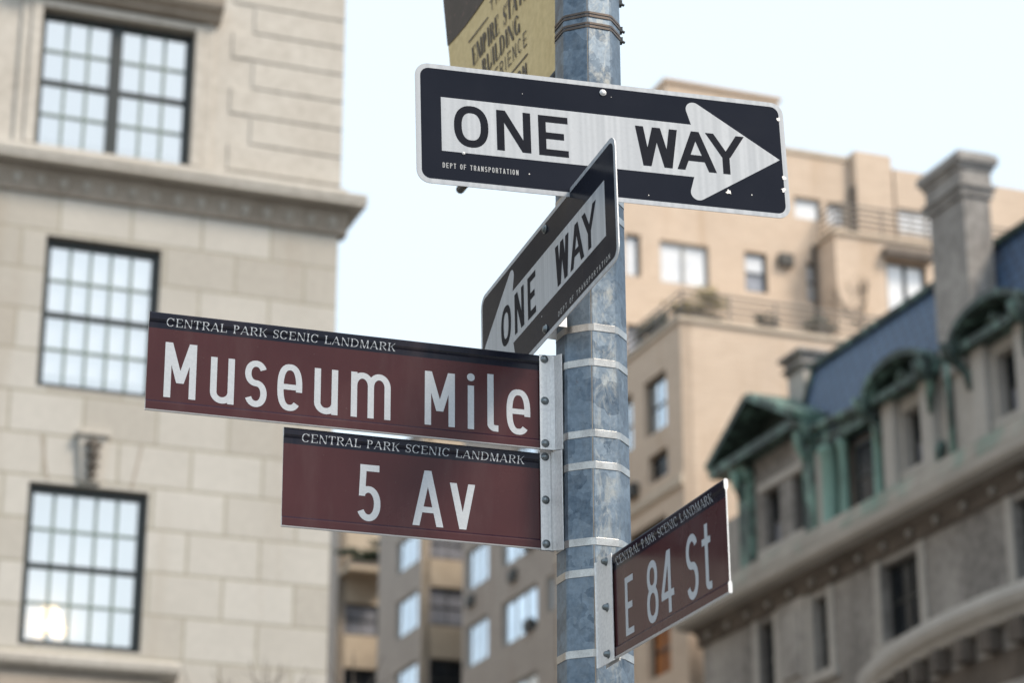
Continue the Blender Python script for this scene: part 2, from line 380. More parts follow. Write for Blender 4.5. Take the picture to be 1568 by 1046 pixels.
        sx = w * .66; G = [rect(sx - q, 0, sx + q, h), rect(0, h * .24, w, h * .24 + t * .95), hd(0, h * .24 + t * .95, sx - q - t * .3, h, t * 1.05)]
    return G
def serif(c, w, h, tv, th, sr=True):
    """One roman letter with thick and thin strokes and serifs."""
    G = []; e = tv * .75 if sr else 0
    def stem(x, y0=0, y1=None, k=tv, top=True, bot=True):
        y1 = h if y1 is None else y1
        G.append(rect(x, y0, x + k, y1))
        if sr and bot: G.append(rect(x - e, y0, x + k + e, y0 + th))
        if sr and top: G.append(rect(x - e, y1 - th, x + k + e, y1))
    def bowl(cx, cy, rx, ry, a0, a1, n=18):
        P = arc(cx, cy, rx, ry, a0, a1, n)
        T = [th + (tv - th) * abs(math.cos(R(a0 + (a1 - a0) * k / n))) ** 1.3 for k in range(n + 1)]
        G.append(stroke(P, T))
    if c == 'I': stem(w / 2 - tv / 2)
    elif c == 'L': stem(e); G.append(rect(e + tv, 0, w, th)); G.append(rect(w - th, 0, w, h * .28))
    elif c == 'E':
        stem(e)
        for y, x in ((0, w), (h / 2 - th / 2, w * .8), (h - th, w * .95)): G.append(rect(e + tv, y, x, y + th))
        G.append(rect(w - th, 0, w, h * .26)); G.append(rect(w * .95 - th, h * .76, w * .95, h))
    elif c == 'T':
        stem(w / 2 - tv / 2, top=False); G.append(rect(0, h - th, w, h)); G.append(rect(0, h * .76, th, h)); G.append(rect(w - th, h * .76, w, h))
    elif c == 'C': bowl(w / 2, h / 2, w / 2 - tv / 2, h / 2 - th / 2, 38, 322, 26); G.append(rect(w * .86, h * .66, w * .86 + th, h))
    elif c == 'G': bowl(w / 2, h / 2, w / 2 - tv / 2, h / 2 - th / 2, 38, 330, 26); G.append(rect(w * .78, 0, w * .78 + tv, h * .45))
    elif c == 'O': bowl(w / 2, h / 2, w / 2 - tv / 2, h / 2 - th / 2, 0, 360, 32)
    elif c == 'D': stem(e); bowl(w * .36, h / 2, w * .62 - tv / 2, h / 2 - th / 2, 90, -90); G.append(rect(e + tv, h - th, w * .38, h)); G.append(rect(e + tv, 0, w * .38, th))
    elif c in 'PRB':
        stem(e); bowl(w * .45, h * .74, w * .45 - tv / 2, h * .26 - th / 2, 90, -90, 14)
        G.append(rect(e + tv, h - th, w * .46, h)); G.append(rect(e + tv, h * .48, w * .46, h * .48 + th))
        if c == 'R': G.append(hd(w - tv * .9, 0, w * .42, h * .49, tv))
        if c == 'B': bowl(w * .45, h * .25, w * .5 - tv / 2, h * .25 - th / 2, 90, -90, 14); G.append(rect(e + tv, 0, w * .46, th))
    elif c == 'U': G.append(rect(e, h * .3, e + tv, h)); G.append(rect(w - e - th, h * .3, w - e, h)); bowl(w / 2, h * .3, w / 2 - e - tv / 2, h * .3 - th / 2, 180, 360, 14)
    elif c == 'A':
        G += [hd(0, 0, w / 2 - th / 2, h, th * 1.2), hd(w - tv * 1.1, 0, w / 2 - tv * .6, h, tv * 1.1), rect(w * .22, h * .3, w * .74, h * .3 + th)]
        if sr: G += [rect(-e * .6, 0, e * 1.2, th), rect(w - tv - e, 0, w + e * .6, th)]
    elif c == 'N':
        G += [rect(e, 0, e + th * 1.1, h), rect(w - e - th, 0, w - e, h), hd(w - e - tv, 0, e - th, h, tv * 1.1)]
        if sr: G += [rect(0, 0, 2 * e + th, th), rect(w - 2 * e - th, h - th, w, h)]
    elif c == 'M':
        G += [rect(e, 0, e + th * 1.1, h), rect(w - e - tv, 0, w - e, h), hd(w / 2 - tv / 2, 0, e, h, tv), hd(w / 2 - th / 2, 0, w - e - tv, h, th * 1.2)]
        if sr: G += [rect(0, 0, 2 * e + th, th), rect(w - 2 * e - tv, 0, w, th)]
    elif c == 'K':
        stem(e); G += [hd(e + tv, h * .42, w - th * 2, h, th * 1.3), hd(w - tv * 1.2, 0, w * .4, h * .55, tv)]
        if sr: G.append(rect(w - tv * 2.2, 0, w, th))
    elif c == 'S':
        P = arc(w / 2, h * .74, w / 2 - tv / 2, h * .26 - th / 2, 25, 265, 16) + arc(w / 2, h * .26, w / 2 - tv / 2, h * .26 - th / 2, 85, -155, 16)
        n = len(P); T = [th + (tv * 1.15 - th) * math.exp(-((k / (n - 1) - .5) / .2) ** 2) for k in range(n)]
        G.append(stroke(P, T)); G += [rect(w * .9, h * .7, w * .9 + th, h), rect(w * .04, 0, w * .04 + th, h * .3)]
    elif c == 'H': stem(e); stem(w - e - tv); G.append(rect(e + tv, h / 2, w - e - tv, h / 2 + th))
    return G
SW = dict(C=.92, E=.80, N=.98, T=.80, R=.90, A=.92, L=.76, P=.76, K=.94, S=.64, I=.36, D=.98, M=1.12, B=.8, U=.9, G=.95, X=.8, H=.9, O=.95)
def text_polys(items, step=.00003):
    """items: (strokes, x, z, scale) -> list of (polygon, lift)"""
    out = []
    for G, x, z in items:
        for k, polys in enumerate(G):
            for p in polys: out.append(([(x + a, z + b) for a, b in p], step * (k % 5)))
    return out
def words_obj(name, words, mat, parent, yfun):
    for it in words: text_obj(name, text_polys(it), mat, parent, yfun)
def text_obj(name, polys, mat, parent, yfun, cuts=()):
    """Flat vinyl lettering on a sign face; yfun(z) gives the y of the face under it."""
    bm = bmesh.new(); lay = bm.verts.layers.float.new('lift')
    for p, lift in polys:
        vs = [bm.verts.new((a, 0, b)) for a, b in p]
        for v in vs: v[lay] = lift
        try: bm.faces.new(vs)
        except ValueError: pass
    for cz in cuts:
        bmesh.ops.bisect_plane(bm, geom=bm.verts[:] + bm.edges[:] + bm.faces[:], plane_co=(0, 0, cz), plane_no=(0, 0, 1))
    for v in bm.verts: v.co.y = yfun(v.co.z) - .0004 - v[lay]
    bm.normal_update()
    for f in bm.faces:
        if f.normal.y > 0: f.normal_flip()
    me = bpy.data.meshes.new(name); bm.to_mesh(me); bm.free(); me.materials.append(mat)
    return link(bpy.data.objects.new(name, me), parent)
def gothic(c, x0, x1, z0, z1, t): return (glyph(c, x1 - x0, z1 - z0, t), x0, z0)
def line(s, x0, x1, z0, z1, t, gap=.35, wid=None):
    """Evenly spaced gothic capitals filling x0..x1."""
    wid = wid or {}
    tot = sum((.6 if c == ' ' else wid.get(c, 1)) for c in s) + gap * (len(s) - 1)
    u = (x1 - x0) / tot; x = x0; out = []
    for c in s:
        wc = (.6 if c == ' ' else wid.get(c, 1)) * u
        if c != ' ': out.append(gothic(c, x, x + wc, z0, z1, t))
        x += wc + gap * u
    return out
def roman(s, x0, x1, z0, z1, tv, th, gap=.13, sr=True, space=.42):
    tot = sum((space if c == ' ' else SW[c]) for c in s) + gap * (len(s) - 1)
    u = (x1 - x0) / tot; x = x0; out = []
    for c in s:
        wc = (space if c == ' ' else SW[c]) * u
        if c != ' ': out.append((serif(c, wc, z1 - z0, tv, th, sr), x, z0))
        x += wc + gap * u
    return out

# ------------------------------------------------------------------ lamp post
PX, PY = .1855, 5.285
POLE_ROT = R(-90 - 2.0)                     # an edge of the octagon points at the viewer
def pole_r(z): return .0846 - (z - 3.4) * .0042
def zk(z): return 1.6 + (z - 1.6) * 1.0096
def octo(r, z, ch=.06):
    out = []
    for k in range(8):
        a = POLE_ROT + k * math.pi / 4
        p, n, q = [Vector((math.cos(a + d) * r, math.sin(a + d) * r, z)) for d in (-math.pi / 4, 0, math.pi / 4)]
        out += [n.lerp(p, ch), n.lerp(q, ch)]
    return out
post = empty('lamp_post', (PX, PY, 0))
tag(post, 'tall eight-sided galvanised steel street post carrying all the signs', 'lamp post')
mb = MB(); mb.loft([octo(pole_r(z), z) for z in (.3, 1.5, 2.5, 3.5, 4.5, 6.0, 8.4)]); mb.build('shaft', M['pole'], post)
mb = MB(); mb.loft([octo(r, z) for r, z in ((.2, 0), (.2, .05), (.16, .09), (.15, .26), (.115, .36), (.105, .40))]); mb.build('base', M['pole'], post)
mb = MB(); mb.loft([octo(r, z) for r, z in ((.075, 8.4), (.075, 8.44), (.03, 8.5))]); mb.build('cap', M['dark_metal'], post)
# a welded seam running down the edge that faces the avenue
mb = MB()
def oct_pt(k, z, extra=0):
    a = POLE_ROT + k * math.pi / 4; r = pole_r(z) + extra
    return Vector((math.cos(a) * r, math.sin(a) * r, z))
M['seam'] = mottled('seam_rust', (.16, .13, .10), (.30, .27, .23), 40, .7, .2)
mb.tube([oct_pt(0, z, -.0035) for z in (1.6, 2.6, 3.6, 4.6, 5.6, 6.6)], .0026, 6); mb.build('seam', M['seam'], post)

def strap_mb(z, hgt=.019, tk=.0016, tilt=0.0):
    """A steel band pulled tight round the post, in post coordinates."""
    mb = MB(); rings = []
    for dz, ex in ((0, .0004), (0, tk), (hgt, tk), (hgt, .0004)):
        ring = []
        for v in octo(pole_r(z) * 1.0, 0, .10):
            n = v.copy(); n.z = 0; n.normalize()
            q = v + n * ex; ring.append(Vector((q.x, q.y, z + dz + tilt * q.x)))
        rings.append(ring)
    mb.loft(rings + [rings[0]], caps=False)
    return mb
def strap(parent, z, hgt=.019, tk=.0016, mat='strap', tilt=0.0):
    """Band belonging to a sign: put on the post, parented to its sign."""
    o = strap_mb(z, hgt, tk, tilt).build('strap', M[mat], None, bevel=.0004)
    o.parent = parent; o.matrix_parent_inverse = SIGN_MX[parent.name].inverted() @ Matrix.Translation((PX, PY, 0))
    return o
def bolt_mb(x, z, y, r=.0072, h=.006):
    mb = MB(); rings = [[(x + rr * math.cos(a), yy, z + rr * math.sin(a)) for a in [2 * math.pi * k / 16 for k in range(16)]]
        for rr, yy in ((r * 1.35, y), (r * 1.35, y - .0012), (r, y - .0014), (r * .95, y - h * .55), (r * .7, y - h * .85), (r * .3, y - h))]
    mb.loft(rings); return mb
SIGN_MX = {}
def sign_empty(name, c, yaw, roll, lean, label, cat='sign'):
    yaw, roll, lean = R(yaw), R(roll), R(lean)
    u = Vector((math.cos(yaw), math.sin(yaw), 0)); n = Vector((math.sin(yaw), -math.cos(yaw), 0)); z = Vector((0, 0, 1))
    v = math.cos(lean) * z + math.sin(lean) * n
    u2 = math.cos(roll) * u + math.sin(roll) * v; v2 = -math.sin(roll) * u + math.cos(roll) * v; n3 = u2.cross(v2)
    m = Matrix((( u2.x, -n3.x, v2.x, c[0]), (u2.y, -n3.y, v2.y, c[1]), (u2.z, -n3.z, v2.z, c[2]), (0, 0, 0, 1)))
    o = bpy.data.objects.new(name, None); o.empty_display_size = .1; link(o); o.matrix_world = m
    tag(o, label, cat); SIGN_MX[o.name] = m
    return o

# ------------------------------------------------------------------ street-name blades
PROF = [(.0025, .1143), (.0045, .1110), (.0045, .0985), (.0038, .0945), (.0015, .0905), (.0015, -.0900), (.0038, -.0935), (.0042, -.0960), (.0042, -.1115), (.0030, -.1143)]
def face_y(v):
    if v >= .0985: return -.0045
    if v >= .0945: return -.0038 - (v - .0945) / .004 * .0007
    if v >= .0905: return -.0015 - (v - .0905) / .004 * .0023
    return -.0015
CUTS = (.0985, .0945, .0905)
def blade(root, x0, x1):
    ring = [(-y, z) for y, z in PROF] + [(y, z) for y, z in PROF[::-1]]
    mb = MB(); n = len(ring)
    A = [(x0, y, z) for y, z in ring]; B = [(x1, y, z) for y, z in ring]
    mb.loft([A, B], caps=False)
    for k in range(len(mb.f)):                 # bare metal along the very bottom edge
        if k == len(PROF) - 1: mb.mi[k] = 1
    mb.cur = 1; mb.face(A[::-1]); mb.face(B)
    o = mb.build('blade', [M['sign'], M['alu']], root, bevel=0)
    return o
def landmark(bl, x0):
    text_obj('header_lettering', text_polys(roman('CENTRAL PARK SCENIC LANDMARK', x0, x0 + .528, .0845, .1030, .0025, .0009, gap=.17), .00002),
             M['letter'], bl, face_y, CUTS)
def bracket(root, x_plate, x_bend, h0, h1):
    """Folded aluminium clamp: a plate either side of the blade; the front one folds forward to lie on the post."""
    inv = SIGN_MX[root.name].inverted(); zc = root.location.z
    def loc(x, y): v = inv @ Vector((x, y, zc)); return (v.x, v.y)
    a1, a2 = POLE_ROT - math.pi / 2, POLE_ROT - math.pi / 4
    r = pole_r(zc) + .0026
    V1 = Vector((PX + math.cos(a1) * r, PY + math.sin(a1) * r)); V2 = Vector((PX + math.cos(a2) * r, PY + math.sin(a2) * r))
    A, B = loc(*V1.lerp(V2, .12)), loc(*V1.lerp(V2, .78))
    front = [(x_plate, -.0052), (x_bend - .012, -.0052), (x_bend - .004, -.0065), (x_bend + .001, -.0105), (x_bend + .003, -.018), (A[0] - .004, A[1] + .010), A, B]
    T = .0024; mb = MB(); n = len(front); outer = []
    for k in range(n):
        a, b = front[max(k - 1, 0)], front[min(k + 1, n - 1)]; dx, dy = b[0] - a[0], b[1] - a[1]; l = math.hypot(dx, dy)
        outer.append((front[k][0] + dy / l * T, front[k][1] - dx / l * T))
    ring = outer + front[::-1]
    mb.loft([[(x, y, h0 + y * .22) for x, y in ring], [(x, y, h1 + y * .22) for x, y in ring]])
    mb.box(x_plate, x_bend + .004, .0052, .0076, h0, h1)
    return mb.build('bracket', M['alu'], root, bevel=.0004)

# MUSEUM MILE
mm = sign_empty('street_sign', (-.3688, 5.1235, 3.3819), 19.53, .36, -.05, 'long maroon street-name blade reading Museum Mile, mounted above the 5 Av blade', 'street sign')
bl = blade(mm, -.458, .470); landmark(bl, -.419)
T = .0152
it = [gothic('M', -.419, -.348, -.081, .047, T), gothic('u', -.316, -.262, -.083, .024, T * .96), gothic('s', -.238, -.188, -.083, .026, T * .94),
      gothic('e', -.164, -.107, -.084, .026, T * .94), gothic('u', -.079, -.0245, -.083, .024, T * .96), gothic('m', .006, .099, -.082, .025, T * .95),
      gothic('M', .180, .252, -.083, .046, T), gothic('i', .283, .300, -.083, .050, T), gothic('l', .3305, .357, -.083, .046 + .009, T), gothic('e', .377, .435, -.085, .025, T * .94)]
words_obj('lettering', (it[:6], it[6:]), M['letter'], bl, face_y)
br = bracket(mm, .457, .488, -.114, .117)
for z in (.1045, .002, -.101): bolt_mb(.469, z, -.0076).build('bolt', M['bolt'], br, smooth=True)
# 5 AV
av = sign_empty('street_sign', (-.2213, 5.1886, 3.149), 20.38, .45, -.27, 'short maroon street-name blade reading 5 Av, mounted directly below the Museum Mile blade', 'street sign')
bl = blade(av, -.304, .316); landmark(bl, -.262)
it = [gothic('5', -.131, -.078, -.085, .046, T), gothic('A', -.003, .070, -.084, .046, T), gothic('v', .0855, .146, -.084, .023, T)]
words_obj('lettering', (it[:1], it[1:]), M['letter'], bl, face_y)
br = bracket(av, .303, .335, -.115, .121)
for z in (.1055, .002, -.102): bolt_mb(.315, z, -.0076).build('bolt', M['bolt'], br, smooth=True)
# E 84 ST
e8 = sign_empty('street_sign', (.3189, 4.783, 2.8488), -71.39, -.22, .74, 'maroon street-name blade reading E 84 St, lowest on the post and jutting towards the viewer', 'street sign')
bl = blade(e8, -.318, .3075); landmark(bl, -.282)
it = [gothic('E', -.239, -.191, -.081, .046, T), gothic('8', -.115, -.052, -.085, .047, T), gothic('4', -.035, .033, -.084, .047, T),
      gothic('S', .100, .160, -.086, .048, T), gothic('t', .182, .226, -.085, .050, T)]
words_obj('lettering', (it[:1], it[1:3], it[3:]), M['letter'], bl, face_y)
mb = MB()
for sg in (-1, 1):
    path = [(-.300, .0052), (-.350, .0056), (-.374, .0060), (-.383, .0064), (-.389, .0076), (-.392, .0100)]
    outer = [(x, sg * (y + .0025)) for x, y in path]; inner = [(x + (.0015 if k > 2 else 0), sg * y) for k, (x, y) in enumerate(path)][::-1]
    ring = outer + inner
    mb.loft([[(x, y, -.119) for x, y in ring], [(x, y, .117) for x, y in ring]])
br = mb.build('bracket', M['alu'], e8, bevel=.0005)
for z in (.105, .003, -.100): bolt_mb(-.330, z, -.0078, .0072, .012).build('bolt', M['bolt'], br, smooth=True)

# ------------------------------------------------------------------ one-way signs
def rrect(w, h, r, n=8):
    out = []
    for cx, cz, a0 in ((w / 2 - r, h / 2 - r, 0), (-w / 2 + r, h / 2 - r, 90), (-w / 2 + r, -h / 2 + r, 180), (w / 2 - r, -h / 2 + r, 270)):
        out += [(cx + r * math.cos(R(a0 + 90 * k / n)), cz + r * math.sin(R(a0 + 90 * k / n))) for k in range(n + 1)]
    return out
def oneway(root, arrow_dir, letters, dept, bolts, chips):
    W_, H_ = .9144, .3048
    P = rrect(W_, H_, .032); mb = MB()
    mb.loft([[(x, y, z) for x, z in P] for y in (0, .0024)], caps=False)
    mb.face([(x, .0024, z) for x, z in P]); mb.cur = 1; mb.face([(x, 0, z) for x, z in P])
    panel = mb.build('panel', [M['alu'], M['white_sheet']], root)
    def sheet(name, P, y, mat, parent):
        bm = bmesh.new(); f = bm.faces.new([bm.verts.new((x, y, z)) for x, z in P]); bm.normal_update()
        if f.normal.y > 0: f.normal_flip()
        bmesh.ops.triangulate(bm, faces=bm.faces[:])
        me = bpy.data.meshes.new(name); bm.to_mesh(me); bm.free(); me.materials.append(mat)
        return link(bpy.data.objects.new(name, me), parent)
    sheet('black_field', rrect(.890, .2815, .021), -.0003, M['black'], panel)
    # arrow drawn pointing right, mirrored if needed
    rb = .0195; cx, cz = .2255, .1085; tip = (.439, .0)
    dx, dz = tip[0] - cx, tip[1] - cz; L = math.hypot(dx, dz); th = math.atan2(dz, dx) + math.acos(rb / L)
    top = [(.217, .0685)] + [(cx + rb * math.cos(a), cz + rb * math.sin(a)) for a in [math.pi * 1.06 + (th - math.pi * 1.06) * k / 9 for k in range(10)]]
    A = [(-.397, .0685)] + top + [tip] + [(x, -z) for x, z in top[::-1]] + [(-.397, -.0685)]
    if arrow_dir < 0: A = [(-x * .99 - .012 + .008, z) for x, z in A][::-1]
    sheet('arrow', A, -.0006, M['white_sheet'], panel)
    words_obj('lettering', (letters[:3], letters[3:]), M['black_letter'], panel, lambda v: -.0006)
    text_obj('small_lettering', text_polys(dept, .00002), M['white_letter'], panel, lambda v: -.0003)
    for x, z, r, mt in bolts: bolt_mb(x, z, -.0008, r, r * .9).build('bolt', M[mt], panel, smooth=True)
    if chips:
        rnd = random.Random(3)
        for x, z, r in chips:
            mb = MB(); n = 9; mb.face([(x + r * rnd.uniform(.35, 1.1) * math.cos(2 * math.pi * k / n), -.0010, z + r * rnd.uniform(.35, 1.1) * math.sin(2 * math.pi * k / n)) for k in range(n)])
            mb.build('paint_chip', M['chip'], panel)
    return panel
DW = dict(I=.35, M=1.1)
ow1 = sign_empty('one_way_sign', (.2185, 5.1117, 3.9718), 16.83, 1.23, -1.77, 'wide black one-way sign facing the viewer with a white arrow pointing right', 'one way sign')
t = .0182
L1 = [gothic('O', -.367, -.285, -.053, .053, t), gothic('N', -.265, -.183, -.052, .051, t), gothic('E', -.164, -.092, -.053, .050, t),
      gothic('W', .075, .180, -.052, .050, t), gothic('A', .176, .275, -.052, .051, t), gothic('Y', .251, .350, -.052, .051, t)]
p1 = oneway(ow1, 1, L1, line('DEPT OF TRANSPORTATION', -.396, -.216, -.111, -.098, .0017, .55, DW),
       [(-.001, .127, .0062, 'alu'), (-.346, -.070, .003, 'chip'), (.0, -.127, .0085, 'alu')],
       [(.302, -.098, .0085), (.444, .110, .006), (.446, -.045, .007), (.443, -.078, .007), (.02, .118, .0015), (.36, -.10, .002), (.1, -.128, .002), (-.2, .1, .0015), (-.19, -.105, .0022)])
ow2 = sign_empty('one_way_sign', (.076, 5.2395, 3.6746), 289.48, 3.87, -.45, 'black one-way sign seen edgewise with its white arrow pointing left', 'one way sign')
t = .0182
L2 = [gothic('O', -.305, -.233, -.054, .051, t), gothic('N', -.206, -.140, -.054, .052, t), gothic('E', -.113, -.058, -.056, .053, t),
      gothic('W', .076, .164, -.058, .047, t), gothic('A', .170, .257, -.058, .046, t), gothic('Y', .248, .337, -.056, .046, t)]
p2 = oneway(ow2, -1, L2, line('DEPT OF TRANSPORTATION', .086, .408, -.133, -.120, .0019, .75, DW),
       [(.014, .126, .0085, 'bolt'), (.003, -.128, .0085, 'bolt')], [(-.02, -.085, .003)])
# carriers between plates and post
def carrier(root, zc, gap, half=.045):
    mb = MB(); mb.box(-.028, .028, .0030, .0056, zc - half, zc + half)
    mb.box(-.028, -.0255, .0056, gap, zc - half * .6, zc + half * .6); mb.box(.0255, .028, .0056, gap, zc - half * .6, zc + half * .6)
    return mb.build('bracket', M['alu'], root, bevel=.0005)
carrier(ow1, .115, .038, .03); carrier(ow1, -.115, .038, .03)
for zc in (.112, -.112):
    mb = MB(); mb.box(-.035, .040, .0028, .0054, zc - .022, zc + .022)
    mb.box(.038, .0404, .0054, -.002 + .040, zc - .022, zc + .022); mb.box(-.035, -.0326, .0054, .040, zc - .022, zc + .022)
    mb.build('bracket', M['alu'], ow2, bevel=.0005)
# straps (heights measured on the post)
bpy.context.view_layer.update()
for root, zs in ((ow2, (3.516, 3.80)), (mm, (3.431, 3.261)), (av, (3.186, 3.009)), (e8, (2.938, 2.757)), (ow1, (4.085, 3.85))):
    for z in zs: strap(root, zk(z), .0175)

# ------------------------------------------------------------------ banner (plane runs along the side street)
BS = 2.02
bn, org = grid_thing('hanging_banner', BS, 5.0, 'khaki vinyl street banner with dark picture above and Empire State lettering below', 'banner')
bn.location.z = 4.3
def bx(t, z, off=0):
    t = T0 + (t - T0) * (1 + .26 * (z - 4.25) / .725) if z < 5.2 else T0 + (t - T0) * 1.34      # the outer edge flares upwards
    return (BS + off + .004 * math.sin(t * 7) + .003 * math.sin(z * 3 + t * 4), t, z)
T0, T1, Z0, Z1 = 4.985, 5.71, 4.262, 6.9
ORG = (BS, 5.0, 4.3)
def lowz(t): return Z0 + .018 * (T1 - t) / (T1 - T0)
mb = MB(ORG); nt_, nz_ = 18, 40
def bgrid(zf0, zf1, off, n):
    for i in range(nt_):
        for j in range(n):
            q = []
            for a, b in ((i, j), (i + 1, j), (i + 1, j + 1), (i, j + 1)):
                t_ = T0 + (T1 - T0) * a / nt_; z0, z1 = zf0(t_), zf1(t_); q.append(bx(t_, z0 + (z1 - z0) * b / n, off))
            mb.face(q)
bgrid(lowz, lambda t: Z1, 0, nz_); bgrid(lowz, lambda t: Z1, .0018, nz_)
fab = mb.build('fabric', M['banner'], bn, smooth=True)
mb = MB(ORG)
def piclow(t): return 4.775 + .012 * math.sin((t - 5.0) * 8) - .10 * max(0, (5.42 - t) / .4) * -1
bgrid(piclow, lambda t: Z1 - .05, -.0022, 30)
mb.build('printed_picture', M['banner_pic'], fab, smooth=True)
def banner_text(name, items, mat):
    polys = text_polys(items, .00004); mb = MB(ORG)
    for p, lift in polys: mb.face([bx(T_OF(a), z, -.0024 - lift) for a, z in p])
    mb.build(name, mat, fab)
def T_OF(a): return 5.36 - a * .92              # text runs towards the post
for row in (roman('EMPIRE', -.215, -.01, 4.604, 4.666, .0105, .003, .20, False), roman('STATE', .025, .200, 4.604, 4.666, .0105, .003, .20, False),
            roman('BUILDING', -.150, .135, 4.530, 4.588, .0105, .003, .20, False), line('EXPERIENCE', -.178, .182, 4.468, 4.512, .0042, .55, dict(I=.3)),
            line('THE', -.065, .045, 4.702, 4.735, .004, .6), line('ON', .10, .172, 4.385, 4.420, .0080, .35)): banner_text('lettering', row, M['banner_ink'])
for r_ in ((-.235, 4.694, -.085, 4.699), (.065, 4.694, .215, 4.699), (-.19, 4.437, .185, 4.442)): banner_text('printed_rule', [([rect(*r_)], 0, 0)], M['banner_ink'])
for za, zb in ((lowz(T0) + .012, lowz(T1) + .012), (Z1 - .02, Z1 - .02)):
    mb = MB(ORG); mb.tube([(BS, 4.87, za), (BS, 5.735 if za < 5 else 5.99, zb)], .012, 10); mb.build('arm', M['dark_metal'], bn, smooth=True)
SIGN_MX[bn.name] = Matrix.Translation(st(BS, 5.0, 4.3)) @ Matrix.Rotation(PSI, 4, 'Z')
for z in (4.294, 4.3225, 6.80, 6.86):
    strap(bn, zk(z), .006, .0022, 'rust_strap'); strap(bn, zk(z) + .0085, .006, .0022, 'rust_strap')
for z in (4.298, 4.326, 4.40):
    mb = MB((0, 0, 0)); mb.box(.072, .0865, -.009, .009, zk(z) - .003, zk(z) + .010); mb.tube([(.084, 0, zk(z) + .003), (.0925, .004, zk(z) + .001)], .0035, 8)
    o = mb.build('strap_buckle', M['dark_metal'], None)
    o.parent = bn; o.matrix_parent_inverse = SIGN_MX[bn.name].inverted() @ Matrix.Translation((PX, PY, 0)) @ Matrix.Rotation(R(6), 4, 'Z')

# ------------------------------------------------------------------ building helpers
M['sash'] = plain('dark_green_sash_paint', (.012, .018, .019), .4)
M['bars'] = plain('pale_glazing_bars', (.17, .22, .20), .5)
M['frame_dark'] = plain('dark_window_frame', (.03, .033, .034), .4)
M['frame_pale'] = plain('pale_window_frame', (.34, .34, .33), .5)
M['blind'] = mottled('white_roller_blind', (.80, .82, .83), (.88, .89, .89), 1.5, .8, bmp=.05)
def glass_clear():
    m = bpy.data.materials.new('clear_window_glass'); m.use_nodes = True; nt = m.node_tree; nt.nodes.clear()
    o = N(nt, 'ShaderNodeOutputMaterial'); tr = N(nt, 'ShaderNodeBsdfTransparent'); gl = N(nt, 'ShaderNodeBsdfGlossy'); gl.inputs['Roughness'].default_value = .02; gl.inputs['Color'].default_value = (1, .985, .955, 1)
    fr = N(nt, 'ShaderNodeFresnel'); fr.inputs['IOR'].default_value = 1.5
    ad = N(nt, 'ShaderNodeMath', operation='ADD'); nt.links.new(fr.outputs[0], ad.inputs[0]); ad.inputs[1].default_value = .60   # coated double glazing
    mx = N(nt, 'ShaderNodeMixShader'); nt.links.new(ad.outputs[0], mx.inputs[0]); nt.links.new(tr.outputs[0], mx.inputs[1]); nt.links.new(gl.outputs[0], mx.inputs[2])
    nt.links.new(mx.outputs[0], o.inputs[0]); return m
M['glass'] = glass_clear()
def glass_far(name, c0, c1, ior=1.9, rough=.04, scale=.8):
    m, nt, b = newmat(name)
    nt.links.new(mix(nt, ramp(nt, noise(nt, scale, 4), .35, .65), c0, c1), b.inputs['Base Color'])
    b.inputs['Roughness'].default_value = rough; b.inputs['IOR'].default_value = ior; b.inputs['Specular IOR Level'].default_value = .8
    bump(nt, b, noise(nt, 1.1, 2), .06, .05); return m
M['glass_dark'] = glass_far('dark_window_glass', (.008, .010, .013), (.022, .028, .036), 1.28)
M['glass_sky'] = glass_far('sky_reflecting_glass', (.68, .76, .84), (.78, .86, .93), 1.6)
M['glass_sky'].node_tree.nodes['Principled BSDF'].inputs['Metallic'].default_value = .75
M['glass_blind'] = glass_far('glass_over_white_blind', (.62, .64, .68), (.80, .81, .82), 1.7)
M['glass_grey'] = glass_far('glass_over_grey_blind', (.16, .17, .20), (.34, .35, .40), 1.7)

def facade(mb, ax, c, a0, a1, z0, z1, openings, depth=.3):
    """Outer skin with real openings and reveals; openings = (a0,a1,z0,z1)."""
    A = sorted({a0, a1, *[o[0] for o in openings], *[o[1] for o in openings]}); Zs = sorted({z0, z1, *[o[2] for o in openings], *[o[3] for o in openings]})
    A = [a for a in A if a0 <= a <= a1]; Zs = [z for z in Zs if z0 <= z <= z1]
    P = (lambda a, z, d: (a, c + d, z)) if ax == 'T' else (lambda a, z, d: (c + d, a, z))
    for i in range(len(A) - 1):
        for j in range(len(Zs) - 1):
            am, zm = (A[i] + A[i + 1]) / 2, (Zs[j] + Zs[j + 1]) / 2
            if any(o[0] < am < o[1] and o[2] < zm < o[3] for o in openings): continue
            mb.face([P(A[i], Zs[j], 0), P(A[i + 1], Zs[j], 0), P(A[i + 1], Zs[j + 1], 0), P(A[i], Zs[j + 1], 0)])
    for (p, q, u, v) in openings:
        mb.face([P(p, u, 0), P(q, u, 0), P(q, u, depth), P(p, u, depth)]); mb.face([P(p, v, 0), P(q, v, 0), P(q, v, depth), P(p, v, depth)])
        mb.face([P(p, u, 0), P(p, v, 0), P(p, v, depth), P(p, u, depth)]); mb.face([P(q, u, 0), P(q, v, 0), P(q, v, depth), P(q, u, depth)])
    mb.face([P(a0, z0, 0), P(a0, z1, 0), P(a0, z1, depth), P(a0, z0, depth)]); mb.face([P(a1, z0, 0), P(a1, z1, 0), P(a1, z1, depth), P(a1, z0, depth)])
    mb.face([P(a0, z1, 0), P(a1, z1, 0), P(a1, z1, depth), P(a0, z1, depth)])
